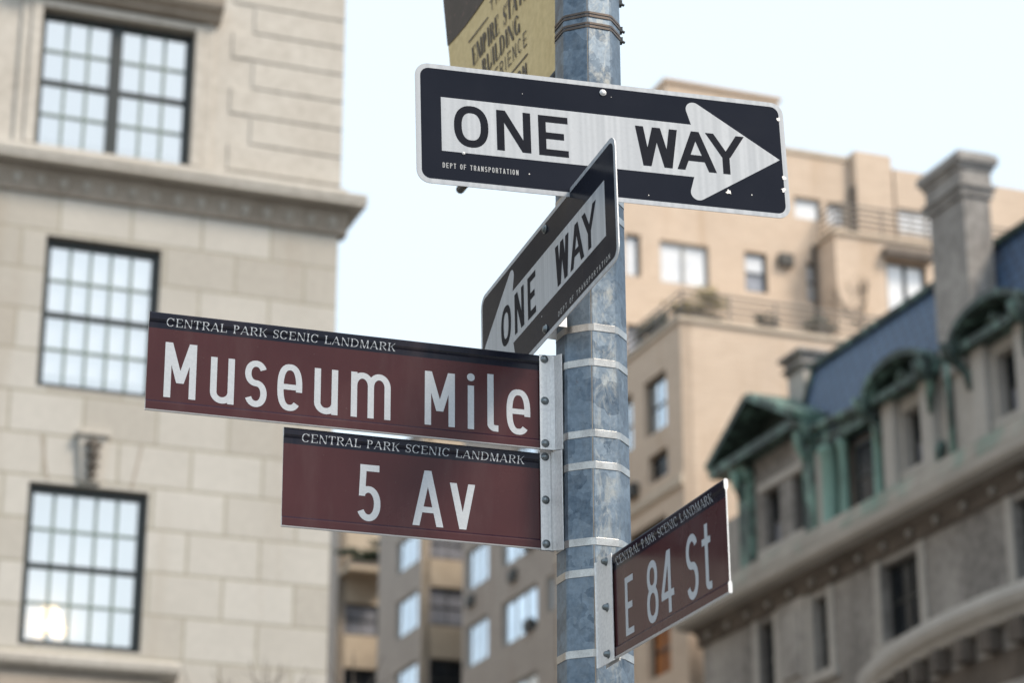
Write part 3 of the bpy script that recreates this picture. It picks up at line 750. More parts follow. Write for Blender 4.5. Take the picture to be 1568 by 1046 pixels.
def window(root, org, ax, c, a0, a1, z0, z1, depth=.2, fw=.07, cols=1, rows=1, mull=0, frame='sash', pane='glass_dark', bars=None, rail=True, blind=None, barw=.03, lower=None):
    """A sash window in a reveal: frame (thing's part) > glazing_bars, pane, blind."""
    mb = MB(org); B = lambda p, q, u, v, d0, d1: mb.fbox(ax, c, p, q, u, v, d0, d1)
    d0, d1 = depth - .05, depth + .05; e = .004
    B(a0 + e, a0 + fw, z0 + e, z1 - e, d0, d1); B(a1 - fw, a1 - e, z0 + e, z1 - e, d0, d1)
    B(a0 + fw, a1 - fw, z0 + e, z0 + fw, d0 + .002, d1 - .002); B(a0 + fw, a1 - fw, z1 - fw, z1 - e, d0 + .002, d1 - .002)
    zm = (z0 + z1) / 2; mw = .0
    lights = [(a0 + fw, a1 - fw)]
    if mull:
        am = (a0 + a1) / 2; B(am - mull / 2, am + mull / 2, z0 + fw, z1 - fw, d0 - .01, d1); lights = [(a0 + fw, am - mull / 2), (am + mull / 2, a1 - fw)]
    if rail:
        for p, q in lights: B(p, q, zm - .035, zm + .035, d0 + .012, d1 - .012)
    fr = mb.build('window', M[frame], root)
    if cols * rows > 1:
        mb = MB(org)
        for p, q in lights:
            for k in range(1, cols): x = p + (q - p) * k / cols; mb.fbox(ax, c, x - barw / 2, x + barw / 2, z0 + fw, z1 - fw, depth - .025, depth + .02)
            for u, v in (((z0 + fw, zm), (zm, z1 - fw)) if rail else ((z0 + fw, z1 - fw),)):
                for k in range(1, rows): y = u + (v - u) * k / rows; mb.fbox(ax, c, p, q, y - barw / 2, y + barw / 2, depth - .022, depth + .017)
        mb.build('glazing_bars', M[bars or frame], fr)
    mb = MB(org)
    P = (lambda a, z, d: (a, c + d, z)) if ax == 'T' else (lambda a, z, d: (c + d, a, z))
    def quad(m, u, v, d): m.face([P(a0 + fw * .5, u, d), P(a1 - fw * .5, u, d), P(a1 - fw * .5, v, d), P(a0 + fw * .5, v, d)])
    if blind: quad(mb, z0 + fw * .5, z1 - fw * .5, depth + .005); mb.build('pane', M[pane], fr)
    elif lower:
        quad(mb, zm, z1 - fw * .5, depth); mb.build('pane', M[pane], fr); mb = MB(org); quad(mb, z0 + fw * .5, zm, depth + .012); mb.build('pane', M[lower], fr)
    else: quad(mb, z0 + fw * .5, z1 - fw * .5, depth); mb.build('pane', M[pane], fr)
    if blind:
        mb = MB(org); quad(mb, z0 + (.001 if blind > .2 else .12 * (z1 - z0)), z1 - .001, depth + blind); mb.build('blind', M['blind'], fr)
    return fr
def sweep(mb, ax, c, a0, a1, prof, back=.0):
    """A moulding: prof is (projection, z) from bottom to top, run along the facade."""
    P = (lambda a, z, d: (a, c + d, z)) if ax == 'T' else (lambda a, z, d: (c + d, a, z))
    ring = [(-d, z) for d, z in prof] + [(back, prof[-1][1]), (back, prof[0][1])]
    mb.loft([[P(a0, z, d) for d, z in ring], [P(a1, z, d) for d, z in ring]])

# ------------------------------------------------------------------ limestone house, left
LT = 32.0; LS = 9.35
lh, org = grid_thing('limestone_building', LS, LT, 'tall cream limestone house with dark sash windows and an egg-moulded cornice, left of the signs', 'building')
M['ashlar'] = brick_mat('limestone_ashlar', (.405, .38, .34), (.54, .525, .495), (.31, .29, .23), 1.04, .608, .024, (LS - 7.80, -12.49), 'T', .85, stain=(.33, .29, .24), bmp=.35, smooth=.3)
M['lime'] = mottled('smooth_limestone', (.42, .385, .34), (.52, .495, .455), .6, .85)
M['soot'] = mottled('sooty_carving', (.05, .042, .036), (.16, .135, .11), 5, .85)
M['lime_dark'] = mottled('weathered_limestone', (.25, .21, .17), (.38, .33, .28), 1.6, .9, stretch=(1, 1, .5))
W1 = (4.74, 7.03, 16.20, 18.44); W2 = (5.03, 6.70, 12.58, 14.86); W3 = (5.03, 6.70, 8.91, 11.19)
OTH = [(.9, 2.57, 12.58, 14.86), (.9, 2.57, 8.91, 11.19), (.5, 2.8, 16.2, 18.44)]
mb = MB(org); facade(mb, 'T', LT, -34, LS, 0, 15.66, [W2, W3, OTH[0], OTH[1]], .62); mb.build('ashlar_wall', M['ashlar'], lh)
mb = MB(org); facade(mb, 'T', LT, -34, LS, 15.66, 31, [W1, OTH[2]], .62); mb.build('upper_wall', M['lime'], lh)
mb = MB(org); mb.box(-34, LS - .002, LT + .61, LT + 90, 0, 30.9); mb.build('body', M['lime'], lh)  # runs far back in place of unseen neighbours, to block low sky
mb = MB(org); mb.box(-34.4, LS + .5, LT - .5, LT + 90.4, 31.0, 31.6); mb.build('roof', M['lime'], lh)
# quoins above the cornice: alternate long and short raised blocks
mb = MB(org)
for k in range(14):
    z = 16.27 + k * .463; x0 = 7.93 if k % 2 else 7.60
    mb.box(x0, LS + .024, LT - .024, LT + .75, z + .014, z + .449)
mb.build('quoin', M['lime'], lh, bevel=.016)
# main cornice
def ret(mb, prof):
    sweep(mb, 'T', LT, -34, LS + max(d for d, z in prof) , prof)
mb = MB(org); sweep(mb, 'T', LT, -34, LS + .10, [(.06, 16.03), (.10, 16.05), (.10, 16.21), (.05, 16.23)], .1); mb.build('sill_course', M['lime'], lh)
mb = MB(org)
sweep(mb, 'T', LT, -34, LS + .33, [(.36, 15.86), (.37, 15.93), (.39, 15.95), (.39, 16.03)], .3)
mb.box(LS + .001, LS + .33, LT + .3, LT + 90, 15.85, 16.03)
mb.build('cornice', M['lime'], lh)
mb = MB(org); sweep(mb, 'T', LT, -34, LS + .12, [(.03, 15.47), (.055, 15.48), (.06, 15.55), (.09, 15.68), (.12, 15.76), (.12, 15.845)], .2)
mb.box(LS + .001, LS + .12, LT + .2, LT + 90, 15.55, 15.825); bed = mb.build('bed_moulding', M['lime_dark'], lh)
M['egg'] = mottled('egg_moulding_stone', (.33, .295, .25), (.43, .40, .36), 1.2, .88)
for k in range(34):
    x = LS - .12 - k * .335; mb = MB(org)
    rings = [[(x + .075 * math.sin(a) * math.cos(b), LT - .07 - .055 * math.sin(a) * math.sin(b) - .03 * (z_ - .5), 15.53 + .23 * z_) for b in [math.pi * j / 6 for j in range(7)]] for a, z_ in [(math.pi * (.08 + .84 * i / 5), i / 5) for i in range(6)]]
    mb.loft(rings, closed=False, caps=False); mb.build('egg_ornament', M['egg'], bed, smooth=True)
# window surrounds
for a0, a1, z0, z1 in (W1, OTH[2]):
    mb = MB(org)
    for k, (wd, pr) in enumerate(((.30, .05), (.16, .085))):
        mb.box(a0 - wd, a0 - (.0 if k else .16), LT - pr, LT + .05, z0 + .03, z1 + (.2 if not k else .12)); mb.box(a1 + (.0 if k else .16), a1 + wd, LT - pr, LT + .05, z0 + .03, z1 + (.2 if not k else .12))
    mb.box(a0, a1, LT - .083, LT + .05, z1 + .002, z1 + .12)
    mb.build('window_surround', M['lime'], lh, bevel=.015)
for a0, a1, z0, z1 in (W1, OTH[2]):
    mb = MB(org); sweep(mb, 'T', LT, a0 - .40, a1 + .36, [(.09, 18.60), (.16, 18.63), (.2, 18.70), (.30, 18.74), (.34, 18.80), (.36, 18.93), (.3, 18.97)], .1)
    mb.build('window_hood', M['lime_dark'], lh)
window(lh, org, 'T', LT, *W1, .16, .09, 3, 2, .17, 'sash', 'glass', 'bars', blind=.07, barw=.038)
for wv in (W2, OTH[0]): window(lh, org, 'T', LT, *wv, .18, .10, 5, 2, 0, 'sash', 'glass', 'bars', blind=.07, barw=.038)
for wv in (W3, OTH[1]): window(lh, org, 'T', LT, *wv, .18, .10, 5, 2, 0, 'sash', 'glass', 'bars', blind=.34, barw=.038)
window(lh, org, 'T', LT, *OTH[2], .16, .09, 3, 2, .17, 'sash', 'glass', 'bars', blind=.07, barw=.038)
# keystones and the sill shelf of the lower windows
for cx in (5.86, 1.74):
    mb = MB(org)
    mb.loft([[(cx - .20, LT - .10, 11.90), (cx + .20, LT - .10, 11.90), (cx + .20, LT + .1, 11.90), (cx - .20, LT + .1, 11.90)], [(cx - .15, LT - .07, 11.24), (cx + .15, LT - .07, 11.24), (cx + .15, LT + .1, 11.24), (cx - .15, LT + .1, 11.24)]])
    mb.box(cx - .23, cx + .23, LT - .15, LT + .05, 11.90, 11.98)
    ks = mb.build('keystone', M['lime'], lh, bevel=.012)
    mb = MB(org); rnd = random.Random(4)
    for zc, rr in ((11.78, .11), (11.62, .09), (11.47, .075), (11.33, .055)):
        mb.tube([(cx - rr, LT - .12, zc), (cx, LT - .17, zc - .02), (cx + rr, LT - .12, zc)], [.03, .055, .03], 8)
    mb.tube([(cx, LT - .14, 11.86), (cx, LT - .20, 11.7), (cx, LT - .12, 11.28)], [.03, .05, .02], 8)
    mb.build('carved_ornament', M['soot'], ks, smooth=True)
    for sx in (-1, 1):
        mb = MB(org); mb.loft([[(cx + sx * .72, LT - .004, 11.86), (cx + sx * .69, LT - .004, 11.86), (cx + sx * .69, LT + .02, 11.86), (cx + sx * .72, LT + .02, 11.86)],
                 [(cx + sx * .60, LT - .004, 11.22), (cx + sx * .57, LT - .004, 11.22), (cx + sx * .57, LT + .02, 11.22), (cx + sx * .60, LT + .02, 11.22)]])
        mb.build('arch_joint', M['lime_dark'], ks)
for cx in (5.86, 1.74):
    mb = MB(org); sweep(mb, 'T', LT, cx - 1.35, cx + 1.32, [(.10, 8.50), (.20, 8.53), (.34, 8.60), (.36, 8.70), (.30, 8.745)], .1)
    mb.build('window_shelf', M['lime'], lh)
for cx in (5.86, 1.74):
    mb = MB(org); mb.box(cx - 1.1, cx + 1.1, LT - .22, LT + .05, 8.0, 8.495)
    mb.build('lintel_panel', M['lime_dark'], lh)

# lamp standing behind the lowest window
tl, torg = grid_thing('table_lamp', 5.50, LT + .36, 'glowing table lamp standing behind the lowest left window', 'lamp')
tl.location.z = 8.92
m, nt, b = newmat('lit_lamp_shade'); b.inputs['Base Color'].default_value = (.9, .75, .5, 1); b.inputs['Emission Color'].default_value = (1, .66, .32, 1); b.inputs['Emission Strength'].default_value = 2.0; M['lampshade'] = m
c0 = (5.50, LT + .36, 8.92)
def lathe(mb, cx, cy, prof, n=20, caps=True): mb.loft([[(cx + r * math.cos(a), cy + r * math.sin(a), z) for a in [2 * math.pi * k / n for k in range(n)]] for r, z in prof], caps=caps)
mb = MB(c0); lathe(mb, 5.50, LT + .36, [(.13, 8.925), (.12, 8.95), (.04, 8.98), (.05, 9.03), (.07, 9.08), (.03, 9.14), (.02, 9.20)]); mb.build('lamp_base', M['lime_dark'], tl, smooth=True)
mb = MB(c0); lathe(mb, 5.50, LT + .36, [(.235, 9.16), (.225, 9.24), (.17, 9.38), (.12, 9.48), (.095, 9.56)]); mb.build('lamp_shade', M['lampshade'], tl, smooth=True)

# ------------------------------------------------------------------ mansion, right
MS = 27.5
mn, org = grid_thing('mansard_mansion', MS, 46, 'grey stone mansion with blue slate mansard, green copper dormers and tall chimney, lower right', 'building')
def copper(name, p):
    m, nt, b = newmat(name)
    o = mix(nt, ramp(nt, noise(nt, 2.6, 7, .7, (1, 1, .35)), *p), (.010, .019, .018), (.20, .345, .295))
    o = mix(nt, .2, o, ramp(nt, noise(nt, 22, 4), .35, .7, (.018, .03, .028), (.21, .32, .275)))
    nt.links.new(o, b.inputs['Base Color']); b.inputs['Roughness'].default_value = .6
    bump(nt, b, noise(nt, 14, 5), .3, .03); return m
M['copper_black'] = mottled('blackened_copper', (.008, .014, .013), (.022, .040, .034), 2, .7)
M['copper'] = copper('verdigris_copper', (.44, .58)); M['copper_dark'] = copper('dark_weathered_copper', (.50, .66))
M['stone'] = mottled('grey_brown_stone', (.15, .140, .134), (.44, .418, .395), .30, .9, stretch=(1, 1, .6), p=(.40, .62))
M['stone_pale'] = mottled('pale_stone', (.37, .35, .325), (.48, .455, .425), .8, .85, stretch=(1, 1, .5))
M['stone_dark'] = mottled('dark_stone', (.07, .058, .05), (.17, .145, .125), 1.3, .9)  # darker stone for the frieze, recess wall and bay brackets
M['slate'] = brick_mat('blue_slate', (.045, .100, .20), (.074, .140, .255), (.016, .026, .05), .42, .28, .045, (0, 0), 'S', .5, bmp=.6)
M['stone_green'] = None
def stained():
    m, nt, b = newmat('copper_stained_stone')
    base = mix(nt, ramp(nt, noise(nt, .8), .35, .68), (.28, .25, .215), (.44, .405, .36))
    o = mix(nt, ramp(nt, noise(nt, 1.3, 5, .6, (1, 1, .5)), .5, .66, (0, 0, 0), (.8, .8, .8)), base, (.15, .27, .22))
    nt.links.new(o, b.inputs['Base Color']); b.inputs['Roughness'].default_value = .8
    bump(nt, b, noise(nt, 12, 4), .2, .01); return m
M['stone_green'] = stained()
WL = [(53.72, 54.62), (50.82, 51.62), (46.42, 48.20), (40.9, 42.42), (36.5, 38.2)]
ops = [(a, b, 14.25, 16.06) for a, b in WL]
ops2 = [(a, b, 9.2, 11.6) for a, b in WL[:3]]
mb = MB(org); facade(mb, 'S', MS, 33, 58.0, 0, 16.62, ops + ops2, .4); mb.build('wall', M['stone'], mn)
mb = MB(org); mb.box(MS + .39, MS + 16, 33, 57.99, 0, 19.5); mb.build('body', M['stone'], mn)
for k, (a, b) in enumerate(WL):
    window(mn, org, 'S', MS, a, b, 14.25, 16.06, .28, .09, 1, 1, .09 if b - a > 1.3 else 0, 'frame_dark', 'glass_dark')
for a, b in WL[:3]: window(mn, org, 'S', MS, a, b, 9.2, 11.6, .28, .09, 1, 1, .09 if b - a > 1.3 else 0, 'frame_dark', 'glass_dark')
for a, b in WL:
    mb = MB(org)
    for p, q in ((a - .28, a - .01), (b + .01, b + .28)): mb.box(MS - .07, MS + .1, p, q, 14.0, 16.2)
    mb.box(MS - .13, MS + .1, a - .4, b + .4, 13.93, 14.15)
    mb.build('window_surround', M['stone_pale'], mn, bevel=.02)
mb = MB(org); mb.box(MS - .10, MS + .1, 51.95, 53.4, 14.0, 16.25); mb.box(MS - .16, MS + .1, 52.2, 53.15, 14.3, 15.9); mb.build('pier', M['stone'], mn, bevel=.02)
mb = MB(org); sweep(mb, 'S', MS, 33, 58.15, [(.06, 16.22), (.10, 16.26), (.10, 16.50), (.22, 16.62), (.30, 16.70)], .2); mb.build('frieze', M['stone_dark'], mn)
for k in range(20):
    mb = MB(org); t_ = 57.4 - k * 1.2; mb.tube([(MS - .12, t_, 16.36), (MS - .2, t_ - .05, 16.42), (MS - .12, t_ - .1, 16.48)], .07, 6)
    mb.build('rosette', M['stone_pale'], mn, smooth=True)
mb = MB(org); sweep(mb, 'S', MS, 33, 58.5, [(.30, 16.705), (.62, 16.76), (.68, 16.86), (.70, 17.02), (.62, 17.06)], .3); mb.box(MS + .3, MS + 16, 58.02, 58.5, 16.71, 17.05); mb.build('cornice', M['stone_pale'], mn)
mb = MB(org); sweep(mb, 'S', MS, 33, 58.2, [(.42, 17.065), (.46, 17.2), (.40, 17.42), (.34, 17.62)], .35); mb.build('gutter_parapet', M['stone_green'], mn)
# attic storey
DB, DC = 46.37, 42.3
at = [(DB - .48, DB + .48, 18.0, 19.45), (DC - .45, DC + .45, 18.0, 19.5), (38.0, 39.0, 18.0, 19.5)]
AW = MS + .05
mb = MB(org); facade(mb, 'S', AW, 33, 47.75, 17.3, 19.98, at, .4); mb.build('attic_wall', M['stone_pale'], mn)
for o_ in at: window(mn, org, 'S', AW, *o_, .30, .08, 1, 1, 0, 'frame_dark', 'glass_dark', lower='glass_grey')
for o_ in at:
    mb = MB(org); mb.box(AW - .10, AW + .3, o_[0] - .15, o_[1] + .15, 17.80, 17.99)
    mb.build('attic_sill', M['stone_pale'], mn, bevel=.02)
mb = MB(org); mb.box(AW + .42, MS + 15, 33, 57.8, 17.2, 19.62); mb.build('attic_body', M['stone'], mn)
mb = MB(org)
sweep(mb, 'S', AW, 33, 47.9, [(.02, 19.95), (.12, 19.99), (.16, 20.1), (.10, 20.16)], .3); mb.build('gutter', M['copper_dark'], mn)
for t_ in (44.6, 40.4):
    mb = MB(org); mb.tube([(AW - .1, t_, 20.0), (AW - .1, t_, 17.5)], .07, 8); mb.build('downpipe', M['copper'], mn, smooth=True)
mb = MB(org); mb.tube([(AW - .05, 45.1, 18.2), (AW - .12, 45.1, 18.0), (AW - .18, 45.1, 17.55)], [.10, .14, .06], 8); mb.build('copper_ornament', M['copper'], mn, smooth=True)
# slate mansard
mb = MB(org)
zr = 22.58; s0, s1 = MS + .22, MS + .95
mb.loft([[(s0, 53.2, 19.63), (s0, 33, 19.63), (MS + 14, 33, 19.63), (MS + 14, 53.2, 19.63)], [(s1, 52.75, zr), (s1, 33.6, zr), (MS + 13.5, 33.6, zr), (MS + 13.5, 52.75, zr)]])
mb.build('slate_roof', M['slate'], mn)
mb = MB(org); mb.box(s1 - .12, s1 + .2, 33.5, 52.85, zr + .003, zr + .15); mb.tube([(s1 - .03, 52.75, zr), (s0 - .03, 53.2, 19.7)], .08, 8); mb.build('ridge_capping', M['copper_dark'], mn)
# recess between the pavilion and the first round dormer
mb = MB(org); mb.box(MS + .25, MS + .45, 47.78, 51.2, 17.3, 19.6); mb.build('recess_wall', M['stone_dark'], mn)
mb = MB(org); mb.box(MS - .1, MS + .3, 50.72, 50.98, 17.3, 19.7); mb.build('stone_pier', M['stone_pale'], mn)
M['copper_light'] = copper('pale_verdigris_copper', (.20, .5))
for t_, r_ in ((50.45, .24), (49.75, .13), (48.05, .13)):
    mb = MB(org); lathe(mb, MS + .02, t_, [(r_ * 1.25, 17.4), (r_ * 1.25, 17.55), (r_, 17.62), (r_ * .92, 19.35), (r_ * 1.2, 19.5), (r_ * 1.3, 19.65)], 14)
    mb.build('copper_column', M['copper_light'], mn, smooth=True)
mb = MB(org); mb.box(MS - .12, MS + .42, 47.7, 51.3, 19.66, 20.02); mb.tube([(MS - .1, 48.0, 20.0), (MS - .15, 49.5, 20.15), (MS - .1, 51.2, 20.3)], .14, 8); mb.build('copper_eave', M['copper_dark'], mn)
window(mn, org, 'S', MS, 48.3, 49.35, 17.7, 19.4, .16, .08, 1, 1, 0, 'sash', 'glass_dark')
# pedimented dormer
DA = 53.85; dw = 1.85
opa = [(53.22, 54.05, 17.95, 19.5), (51.72, 52.44, 17.95, 19.5)]
opa = [(53.15, 54.0, 17.95, 19.45), (51.72, 52.45, 17.95, 19.45)]
mb = MB(org); facade(mb, 'S', MS - .02, 51.45, 54.95, 17.1, 20.75, opa, .42)
d1 = mb.build('pediment_dormer', M['stone'], mn)
tag(d1, None)
for o_ in opa: window(d1, org, 'S', MS - .02, *o_, .26, .07, 1, 1, 0, 'frame_dark', 'glass_dark', lower='glass_grey').name = 'dormer_window'
mb = MB(org); mb.box(MS - .12, MS + .2, 51.5, 54.3, 17.70, 17.93); mb.build('dormer_sill', M['stone_pale'], d1, bevel=.02)
mb = MB(org); mb.box(MS - .08, MS + .1, 51.5, 54.3, 19.5, 19.72); mb.build('dormer_lintel', M['stone_pale'], d1, bevel=.02)
for a, b in ((54.55, 55.2), (51.0, 51.5)):
    mb = MB(org); mb.box(MS - .20, MS + .5, a, b, 17.0, 20.35); mb.box(MS - .28, MS + .5, a - .06, b + .06, 17.0, 17.35); mb.box(MS - .28, MS + .5, a - .06, b + .06, 20.0, 20.36)
    mb.tube([(MS - .24, (a + b) / 2, 20.3), (MS - .42, (a + b) / 2, 20.2), (MS - .40, (a + b) / 2, 19.9), (MS - .24, (a + b) / 2, 19.5)], [.16, .15, .12, .07], 8)
    mb.build('pilaster', M['copper'], d1)
PB, PTz = 20.72, 22.02
def tri(mb, s0, s1, tl, tr, zb, ta, zt): mb.loft([[(s, tl, zb), (s, ta, zt), (s, tr, zb)] for s in (s0, s1)])
mb = MB(org); tri(mb, MS + .35, MS + 3.2, 56.0, 51.6, PB + .02, DA, PTz - .12); mb.build('tympanum', M['copper_black'], d1)
mb = MB(org)
def beam(t0, z0, t1, z1, th, s0, s1):
    dx, dz = t1 - t0, z1 - z0; L = math.hypot(dx, dz); nx, nz = -dz / L * th, dx / L * th
    if nz < 0: nx, nz = -nx, -nz
    mb.loft([[(s, t0, z0), (s, t1, z1), (s, t1 + nx, z1 + nz), (s, t0 + nx, z0 + nz)] for s in (s0, s1)])
beam(56.35, PB - .05, DA, PTz - .1, .20, MS - .55, MS + 3.2); mb.build('raking_cornice', M['copper_dark'], d1)
mb = MB(org); beam(51.35, PB - .05, DA - .002, PTz - .1, .20, MS - .55, MS + 3.2); mb.build('raking_cornice', M['copper'], d1)
mb = MB(org); mb.box(MS - .5, MS + .3, 51.4, 56.3, PB - .28, PB - .03); mb.build('pediment_base', M['copper_dark'], d1)
mb = MB(org); mb.box(MS + .4, MS + 4, 51.4, 55.6, 17.3, 20.7); mb.build('dormer_body', M['slate'], d1)
# round-topped dormers
def round_dormer(cx):
    mb = MB(org)
    for sg in (-1, 1):
        a, b = sorted((cx + sg * .62, cx + sg * 1.15)); mb.box(MS - .16, MS + .3, a, b, 17.6, 19.9)
    o = mb.build('round_dormer', M['stone_pale'], mn, bevel=.02)
    mb = MB(org); R_ = 1.52; rings = []; cz = 19.98; sq = .46
    for k in range(15):
        a = math.pi * k / 14; c_, s_ = math.cos(a), math.sin(a)
        rings.append([(MS - .52, cx + R_ * c_, cz + R_ * sq * s_), (MS - .52, cx + (R_ - .19) * c_, cz + (R_ * sq - .16) * s_), (MS - .3, cx + (R_ - .26) * c_, cz + (R_ * sq - .22) * s_), (MS + 1.6, cx + (R_ - .26) * c_, cz + (R_ * sq - .22) * s_), (MS + 1.6, cx + R_ * c_, cz + R_ * sq * s_)])
    mb.loft(rings); mb.build('arch_hood', M['copper_dark'], o)
    mb = MB(org); P = [(cx + (R_ - .3) * math.cos(math.pi * k / 14), cz + (R_ * sq - .26) * math.sin(math.pi * k / 14)) for k in range(15)]
    mb.loft([[(s, a, z) for a, z in P] for s in (MS + .05, MS + .9)]); mb.build('tympanum', M['copper_black'], o)
    mb = MB(org); mb.box(MS - .40, MS + .2, cx - 1.5, cx + 1.5, 19.78, 19.975)
    mb.build('arch_base', M['copper_dark'], o)
    for sg in (-1, 1):
        mb = MB(org); x = cx + sg * 1.42
        mb.tube([(MS - .38, x, 20.1), (MS - .56, x, 19.95), (MS - .5, x, 19.72), (MS - .3, x, 19.6), (MS - .22, x - sg * .2, 19.3), (MS - .2, x - sg * .25, 18.9)], [.17, .21, .17, .13, .10, .05], 8); mb.build('scroll', M['copper_dark'], o, smooth=True)
    mb = MB(org)
    mb.tube([(MS - .1, cx - .3, 20.1), (MS - .16, cx, 20.22), (MS - .1, cx + .3, 20.1)], [.10, .17, .10], 8)
    mb.build('cartouche', M['copper_dark'], o, smooth=True)
    return o
round_dormer(DB); round_dormer(DC + .02); round_dormer(38.3)
# chimneys
def chimney(t0, t1, s0, s1, zb, zc, zt, mat):
    mb = MB(org); mb.box(s0, s1, t0, t1, zb, zc); o = mb.build('chimney', M[mat], mn, bevel=.02)
    mb = MB(org); h = zt - zc
    for e, u, v in ((.06, 0, .18), (.13, .18, .27), (.05, .27, .62), (.11, .62, .74), (.19, .74, .93), (.10, .93, 1)):
        mb.box(s0 - e, s1 + e, t0 - e, t1 + e, zc + h * u + .001, zc + h * v)
    mb.build('chimney_cap', M['stone'], o, bevel=.012)
    return o
chimney(43.45, 44.95, MS - .05, MS + .66, 19.6, 23.62, 24.72, 'stone')
chimney(53.1, 54.0, MS + .8, MS + 1.75, 20.5, 22.75, 23.3, 'stone_pale')
# bowed bay
BC = 42.0
def bow(off): # arc of the bay: (s,t)
    ch, sag = 7.6 + off * .6, 1.42 + off; r = (ch * ch + sag * sag) / (2 * sag); a = math.asin(ch / r)
    return [(MS - sag + r - r * math.cos(a * (1 - 2 * k / 28)), BC + r * math.sin(a * (1 - 2 * k / 28))) for k in range(29)]
def bow_sweep(mb, prof, back=-.5):
    rings = []
    lines = [bow(d) for d, z in prof] + [bow(back), bow(back)]; zs = [z for d, z in prof] + [prof[-1][1], prof[0][1]]
    for k in range(29): rings.append([(lines[j][k][0], lines[j][k][1], zs[j]) for j in range(len(zs))])
    mb.loft(rings)
mb = MB(org); bow_sweep(mb, [(-.38, 0), (-.38, 13.02)], -1.3); mb.build('bay_wall', M['stone'], mn)
mb = MB(org); bow_sweep(mb, [(-.30, 13.03), (-.14, 13.06), (-.10, 13.18), (.02, 13.32), (.06, 13.50), (.02, 13.56), (-.02, 13.72)], -1.2); bay = mb.build('bay_cornice', M['stone_pale'], mn)
mb = MB(org)
A, B_ = bow(-.36), bow(-.02)
for k in range(0, 28, 2):
    for f_ in (.5,):
        a = Vector(A[k]).lerp(Vector(A[k + 1]), f_); b = Vector(B_[k]).lerp(Vector(B_[k + 1]), f_)
        d = (b - a).normalized(); n = Vector((-d.y, d.x)) * .21
        mb = MB(org); mb.loft([[(p.x, p.y, z) for p in (a - n, b - n, b + n, a + n)] for z in (12.55, 13.03)]); mb.build('bracket', M['stone_dark'], mn)
mb = MB(org)
bow_sweep(mb, [(-.36, 11.9), (-.34, 12.54)], -.45); mb.build('bay_frieze', M['stone_dark'], mn)
A = bow(-.36)
for k in (8, 14, 20):
    mb = MB(org); a, b = Vector(A[k]), Vector(A[k + 3]); d = (a - b).normalized(); n = Vector((d.y, -d.x))
    if n.x > 0: n = -n
    mb.loft([[(p.x, p.y, z) for p in (a + n * .03, b + n * .03, b - n * .2, a - n * .2)] for z in (9.6, 11.7)])
    mb.build('bay_window', M['glass_dark'], mn)

# ------------------------------------------------------------------ tan apartment house behind the mansion
TS = 28.0
M['tan'] = brick_mat('tan_brick', (.58, .46, .36), (.655, .535, .43), (.51, .41, .325), .42, .14, .012, (0, 0), 'X', .9, stain=(.40, .28, .18), bmp=.2)
M['tan_trim'] = mottled('tan_coping_stone', (.47, .39, .31), (.56, .48, .39), 2, .85)
M['rail'] = plain('weathered_rail', (.19, .17, .15), .5)
M['ac'] = mottled('air_conditioner_grille', (.03, .03, .03), (.07, .07, .065), 20, .6)
M['orange'] = plain('orange_shade', (.33, .12, .03), .6)
ta, org = grid_thing('tan_apartment_house', TS, 60, 'tall tan brick apartment house with a planted setback terrace, rising behind the mansion', 'building')
lo_e = [(61.1, 62.7, 23.6, 25.35), (61.1, 62.5, 22.1, 22.95), (61.3, 64.1, 20.0, 20.95), (61.2, 62.8, 16.3, 17.9), (63.6, 65.0, 23.6, 25.4)]
mb = MB(org); facade(mb, 'S', TS, 60, 69.8, 0, 26.45, lo_e, .35); facade(mb, 'T', 60, TS + .001, 44, 0, 26.45, [], .3); mb.build('lower_wall', M['tan'], ta)
mb = MB(org); mb.box(TS + .34, 44, 60.29, 69.8, 0, 26.40); mb.build('lower_body', M['tan'], ta)
mb = MB(org); mb.box(TS - .08, 44, 59.92, 65.45, 26.46, 26.60); mb.build('terrace', M['tan_trim'], ta)
for k, o_ in enumerate(lo_e): window(ta, org, 'S', TS, *o_, .22, .09, 2, 1, 0, 'frame_dark', ('glass_sky', 'glass_dark', 'glass_dark', 'orange', 'glass_sky')[k], rail=(k != 2))
mb = MB(org); sweep(mb, 'S', TS, 60, 69.7, [(.05, 21.45), (.10, 21.5), (.10, 21.75), (.05, 21.8)], .05); mb.build('band_course', M['tan_trim'], ta)
# upper tower
UT = 65.5; k_ = 65.5 / 64; zz = lambda z: 1.6 + (z - 1.6) * k_
up = [(28.68, 29.35, 26.75, 28.4), (28.68, 29.24, zz(29.4), zz(30.82)), (29.92, 31.66, zz(29.35), zz(30.78)), (32.95, 33.77, zz(29.44), zz(30.82)), (35.2, 35.88, zz(29.4), zz(30.76)),
      (34.86, 35.86, zz(32.25), zz(33.03)), (36.06, 36.76, zz(32.2), zz(33.0))]
mb = MB(org); facade(mb, 'T', UT, TS + .05, 46, 26.6, zz(34.55), up, .35); mb.build('upper_wall', M['tan'], ta)
mb = MB(org); mb.box(TS + .051, 46, UT + .34, 69.6, 26.6, zz(34.5)); mb.build('upper_body', M['tan'], ta)
for k, o_ in enumerate(up):
    window(ta, org, 'T', UT, *o_, .18, .08, 1, 1, .1 if k == 2 else 0, 'frame_pale' if k in (2, 5, 6) else 'frame_dark', 'glass_grey' if k == 0 else 'glass_blind',
           rail=k in (3, 4), lower='glass_grey' if k == 3 else None)
mb = MB(org); mb.box(TS - .02, 37.0, UT - .06, 69.7, zz(34.55) + .002, zz(34.72)); mb.build('coping', M['tan_trim'], ta)
mb = MB(org); mb.box(37.05, 38.45, UT - .35, UT + .3, zz(31.6), zz(34.86)); mb.build('pier', M['tan'], ta, bevel=.02)
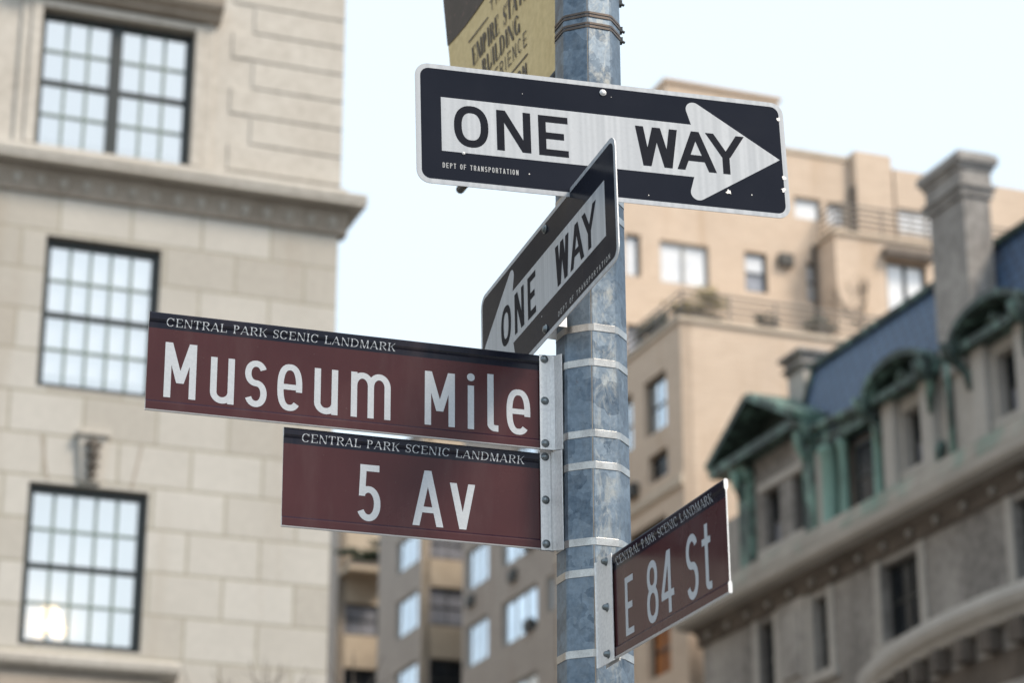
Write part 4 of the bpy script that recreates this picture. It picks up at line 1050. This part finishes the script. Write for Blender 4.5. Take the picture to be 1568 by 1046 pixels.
mb = MB(org); mb.box(30.65, 34.85, UT + .8, 69.4, zz(34.5), zz(36.3) + .5); mb.box(30.55, 34.95, UT + .7, 69.5, zz(36.3) + .5, zz(36.42) + .5); mb.build('penthouse', M['tan'], ta)
# projecting right-hand block with its own terrace
RT = 64.2
rb = [(37.5, 38.75, 28.9, zz(30.55)), (38.8, 40.6, 28.6, zz(30.4))]
rb = [(37.45, 38.95, 27.9, zz(30.66)), (40.2, 41.5, 27.9, zz(30.5))]
mb = MB(org); facade(mb, 'T', RT, 35.6, 46, 26.6, 32.0, rb, .35); mb.box(35.601, 46, RT + .34, UT - .01, 26.6, 31.95); mb.build('projecting_block', M['tan'], ta)
for o_ in rb: window(ta, org, 'T', RT, *o_, .18, .10, 1, 1, .12, 'frame_dark', 'glass_blind', rail=False)
mb = MB(org); mb.box(37.3, 39.1, RT - .35, RT + .1, zz(30.66) + .05, zz(30.66) + .32); mb.build('lintel', M['stone_dark'], ta)
mb = MB(org); mb.box(35.5, 46, RT - .1, UT - .01, 32.003, 32.12); mb.build('terrace_coping', M['tan_trim'], ta)
tw = [(37.55 + .05, 38.35, zz(32.1), zz(33.05)), (38.5, 39.25, zz(32.1), zz(33.05)), (39.4, 40.0, zz(32.1), zz(33.05))]
mb = MB(org); mb.box(36.95, 37.3, UT - .30, UT - .01, 26.6, zz(33.6)); mb.build('shaft', M['stone_dark'], ta)
mb = MB(org); facade(mb, 'T', UT - .40, 38.5, 46, 32.13, zz(34.38), [(38.55, 40.15, zz(32.1), zz(33.0))], .3); mb.build('terrace_wall', M['tan'], ta)
window(ta, org, 'T', UT - .40, 38.55, 40.15, zz(32.1), zz(33.0), .12, .06, 3, 1, 0, 'frame_pale', 'glass_blind', rail=False)
def railing(name, pts, zb, h, n):
    mb = MB(org); zs = [zb + h * (k + 1) / n for k in range(n)]
    for z in zs: mb.tube([(x, y, z) for x, y in pts], .038, 6)
    for (x0, y0), (x1, y1) in zip(pts, pts[1:]):
        m_ = max(1, int(math.hypot(x1 - x0, y1 - y0) / 1.5))
        for k in range(m_ + 1): x, y = x0 + (x1 - x0) * k / m_, y0 + (y1 - y0) * k / m_; mb.tube([(x, y, zb), (x, y, zb + h)], .03, 6)
    return mb.build(name, M['rail'], ta)
railing('railing', [(TS + .1, 65.2), (TS + .1, 60.05), (43.5, 60.05)], 26.6, .85, 4)
railing('railing', [(35.7, UT - .1), (35.7, RT + .05), (45.9, RT + .05)], 32.12, 1.0, 5)
mb = MB(org)
mb.box(34.15, 34.65, UT - .22, UT + .1, zz(30.45), zz(30.85)); mb.build('air_conditioner', M['ac'], ta, bevel=.01)
for t_, z_ in ((63.2, 22.0), (66.5, 19.5)):
    mb = MB(org); mb.box(TS - .25, TS + .1, t_, t_ + .6, z_, z_ + .4); mb.build('air_conditioner', M['ac'], ta, bevel=.01)
mb = MB(org); mb.tube([(35.45, UT - .1, 26.6), (35.45, UT - .1, 32.0)], .07, 8); mb.build('drainpipe', M['stone_dark'], ta)

# ------------------------------------------------------------------ grey apartment block down the side street
M['greybrick'] = brick_mat('grey_tan_brick', (.38, .335, .30), (.44, .39, .35), (.35, .31, .28), .42, .14, .012, (0, 0), 'X', .9, stain=(.28, .22, .18), bmp=.2)
M['spandrel'] = mottled('tan_spandrel', (.40, .33, .25), (.49, .41, .32), 1.5, .85)  # court faces coloured warmer than the brick, with their west light painted in
gb, org = grid_thing('grey_apartment_block', TS, 70, 'grey-brown brick apartment block with bright reflecting windows and light courts, far down the side street', 'building')
def cl(lst): return lst
rows = [(16.85, 18.45), (19.85, 21.38), (22.62, 24.12), (25.2, 26.5)]
b1 = []
for z0, z1 in rows:
    b1 += [(71.6, 74.9, z0, z1), (76.25, 78.55, z0, z1)]
b1.append((70.12, 70.75, 20.1, 21.3))
H1, H2, H3 = 27.3, 30.2, 30.2
top2 = [(76.0, 78.3, 28.4, 29.9)]
def wall(a, b, h, ops_): mb = MB(org); facade(mb, 'S', TS, a, b, 0, h, ops_, .35); mb.build('wall', M['greybrick'], gb)
wall(69.95, 74.98, H1, [o for o in b1 if o[1] < 75]); wall(74.99, 78.9, H2, [o for o in b1 if o[0] > 75] + top2)
b1 += top2
b2 = [(83.9, 86.6, z0, z1) for z0, z1 in rows + [(28.2, 29.6)]]; wall(83.5, 88.9, H2, b2)
b3 = [(96.0, 98.4, z0, z1) for z0, z1 in rows]; wall(94.6, 112, H3, b3)
c1 = [(TS + .25, TS + 1.9, z0, z1) for z0, z1 in rows]
c2 = [(TS + .25, TS + 1.9, z0, z1) for z0, z1 in ((16.2, 17.5), (19.1, 20.4), (21.9, 23.3), (24.7, 26.05))]
for T_, h_, cc in ((83.5, H2, c1), (94.6, H3, c2)):
    mb = MB(org); facade(mb, 'T', T_, TS + .002, TS + 6, 0, h_, cc, .3); mb.build('court_wall', M['spandrel'], gb)
    for o_ in cc: window(gb, org, 'T', T_, *o_, .2, .09, 2, 1, 0, 'frame_dark', 'glass_dark' if o_[2] < 22 else 'glass_grey')
for x0, y0, y1, h_ in ((TS + .34, 69.95, 74.98, H1), (TS + .34, 74.99, 78.9, H2), (TS + .34, 83.79, 88.9, H2), (TS + .34, 94.89, 112, H3), (TS + 6, 78.9, 94.9, H3)):
    mb = MB(org); mb.box(x0, 46, y0, y1, 0, h_ - .1); mb.build('body', M['greybrick'], gb)
for a, b, h_ in ((69.9, 74.97, H1), (74.98, 78.98, H2), (83.4, 88.98, H2), (94.5, 112, H3)):
    mb = MB(org); mb.box(TS - .1, 46, a, b, h_ + .003, h_ + .2); mb.build('parapet_coping', M['stone'], gb)
for k, o_ in enumerate(b1 + b2 + b3):
    window(gb, org, 'S', TS, *o_, .12, .08, 3 if o_[1] - o_[0] > 2 else 1, 1, 0, 'frame_pale', 'glass_sky', rail=False, barw=.06)
for t_, z_ in [(a, z0 + .02) for z0, z1 in rows for a in (71.95,)] + [(73.4, 21.9), (77.6, 22.0)]:
    mb = MB(org); mb.box(TS - .16, TS + .05, t_, t_ + .6, z_, z_ + .38); mb.build('air_conditioner', M['ac'], gb, bevel=.01)
mb = MB(org); mb.box(TS + .05, TS + 2.2, 93.2, 94.55, 27.15, 27.35); mb.build('balcony', M['spandrel'], gb)

# ------------------------------------------------------------------ plants
M['leaf_olive'] = mottled('olive_leaves', (.12, .10, .02), (.26, .20, .05), 3, .6, bmp=0)
M['leaf_dark'] = mottled('dark_evergreen_leaves', (.012, .022, .012), (.035, .055, .025), 3, .6, bmp=0)
M['bark'] = mottled('grey_bark', (.07, .055, .045), (.14, .12, .10), 8, .9)
M['pot'] = mottled('dark_planter', (.05, .045, .04), (.10, .09, .08), 4, .8)
def crown(mb, c, r, n, size, rnd):
    cl_ = [(rnd.gauss(0, .42), rnd.gauss(0, .42), rnd.gauss(0, .42), rnd.uniform(.25, .5)) for _ in range(14)]
    for _ in range(n):
        k = rnd.choice(cl_); p = Vector([c[i] + r[i] * (k[i] + rnd.gauss(0, k[3] * .5)) for i in range(3)])
        a = Vector([rnd.gauss(0, 1) for _ in range(3)]).normalized(); b = a.orthogonal().normalized(); s = size * rnd.uniform(.5, 1.3)
        mb.face([p - a * s, p + b * s * .45, p + a * s, p - b * s * .45])
def branchy(mb, p, d, L, r, depth, rnd, up=.15):
    q = p + d * L; m_ = p.lerp(q, .5) + Vector([rnd.uniform(-1, 1) for _ in range(3)]) * L * .06
    mb.tube([p, m_, q], [r, r * .85, r * .7], 5)
    if depth == 0: return
    for _ in range(rnd.choice((2, 3, 3))):
        nd = (d + Vector([rnd.gauss(0, .45), rnd.gauss(0, .45), rnd.gauss(up, .3)])).normalized()
        branchy(mb, p + d * L * rnd.uniform(.55, 1), nd, L * rnd.uniform(.62, .82), r * .62, depth - 1, rnd, up)
def shrub(name, s, t, z, r, n, size, leaf, label, seed, pot=True):
    o, org_ = grid_thing(name, s, t, label, 'shrub'); o.location.z = z; org_ = (s, t, z); rnd = random.Random(seed)
    mb = MB(org_)
    if pot:
        w_ = r[0] * .55; mb.loft([[(s + sx * w_ * f, t + sy * w_ * f, z + h) for sx, sy in ((-1, -1), (1, -1), (1, 1), (-1, 1))] for f, h in ((.85, .002), (1, .42))]); mb.build('planter', M['pot'], o, bevel=.01)
    mb = MB(org_); 
    for k in range(5): branchy(mb, Vector((s, t, z + .35)), Vector((rnd.gauss(0, .4), rnd.gauss(0, .4), 1)).normalized(), r[2] * .5, .02, 2, rnd)
    mb.build('stems', M['bark'], o)
    mb = MB(org_); crown(mb, (s, t, z + .35 + r[2]), r, n, size, rnd); mb.build('foliage', M[leaf], o)
    return o
shrub('terrace_shrub', 29.2, 61.2, 26.6, (.95, .7, .50), 1700, .09, 'leaf_olive', 'olive-gold shrub spilling over the railing at the terrace corner', 11)
shrub('terrace_shrub', 28.55, 63.0, 26.6, (.42, .9, .50), 1400, .09, 'leaf_dark', 'dark green shrub left of the olive one on the terrace edge', 12)
for s_, lb in ((31.2, 'low dark potted plant behind the terrace railing, nearest the olive shrub'), (33.0, 'low dark potted plant at the middle of the terrace railing'), (35.0, 'low dark potted plant nearest the mansion roof on the terrace')):
    shrub('potted_plant', s_, 60.7, 26.6, (.5, .35, .24), 520, .07, 'leaf_dark', lb, int(s_ * 10))['group'] = 'low plants along the terrace railing'
def bare(name, s, t, z, L, r, depth, label, seed, d=(0, 0, 1), cat='tree'):
    o, _ = grid_thing(name, s, t, label, cat); o.location.z = z; rnd = random.Random(seed); mb = MB((s, t, z))
    mb.tube([(s, t, z), (s + .02, t, z + L * .5), (s, t, z + L)], [r * 1.25, r * 1.05, r], 8); mb.build('trunk', M['bark'], o, smooth=True)
    mb = MB((s, t, z))
    for k in range(6 if depth > 3 else 7):
        dd = Vector((rnd.gauss(0, .5), rnd.gauss(0, .5), 1)).normalized()
        branchy(mb, Vector((s, t, z + L * rnd.uniform(.75, 1))), dd, L * .55, r * .5, depth, rnd)
    mb.build('branches', M['bark'], o); return o
bare('bare_tree', 8.55, 27.2, 0, 3.5, .12, 5, 'leafless street tree whose twigs reach up before the limestone wall', 21)
bare('bare_shrub', 34.95, 61.6, 26.6, 1.2, .045, 4, 'leafless shrub on the terrace before the bright doors', 5, cat='shrub')
pl, porg = grid_thing('court_planting', 29.0, 93.8, 'dark trailing plants on the balcony nearest the limestone corner', 'plant'); pl.location.z = 27.355
PO = (29.0, 93.8, 27.355); rnd = random.Random(8)
mb = MB(PO); mb.box(TS + .15, TS + 2.0, 93.4, 94.2, 27.36, 27.62); mb.build('planter', M['pot'], pl)
mb = MB(PO); crown(mb, (TS + 1.0, 93.7, 27.9), (1.1, .5, .38), 1500, .13, rnd); mb.build('foliage', M['leaf_dark'], pl)
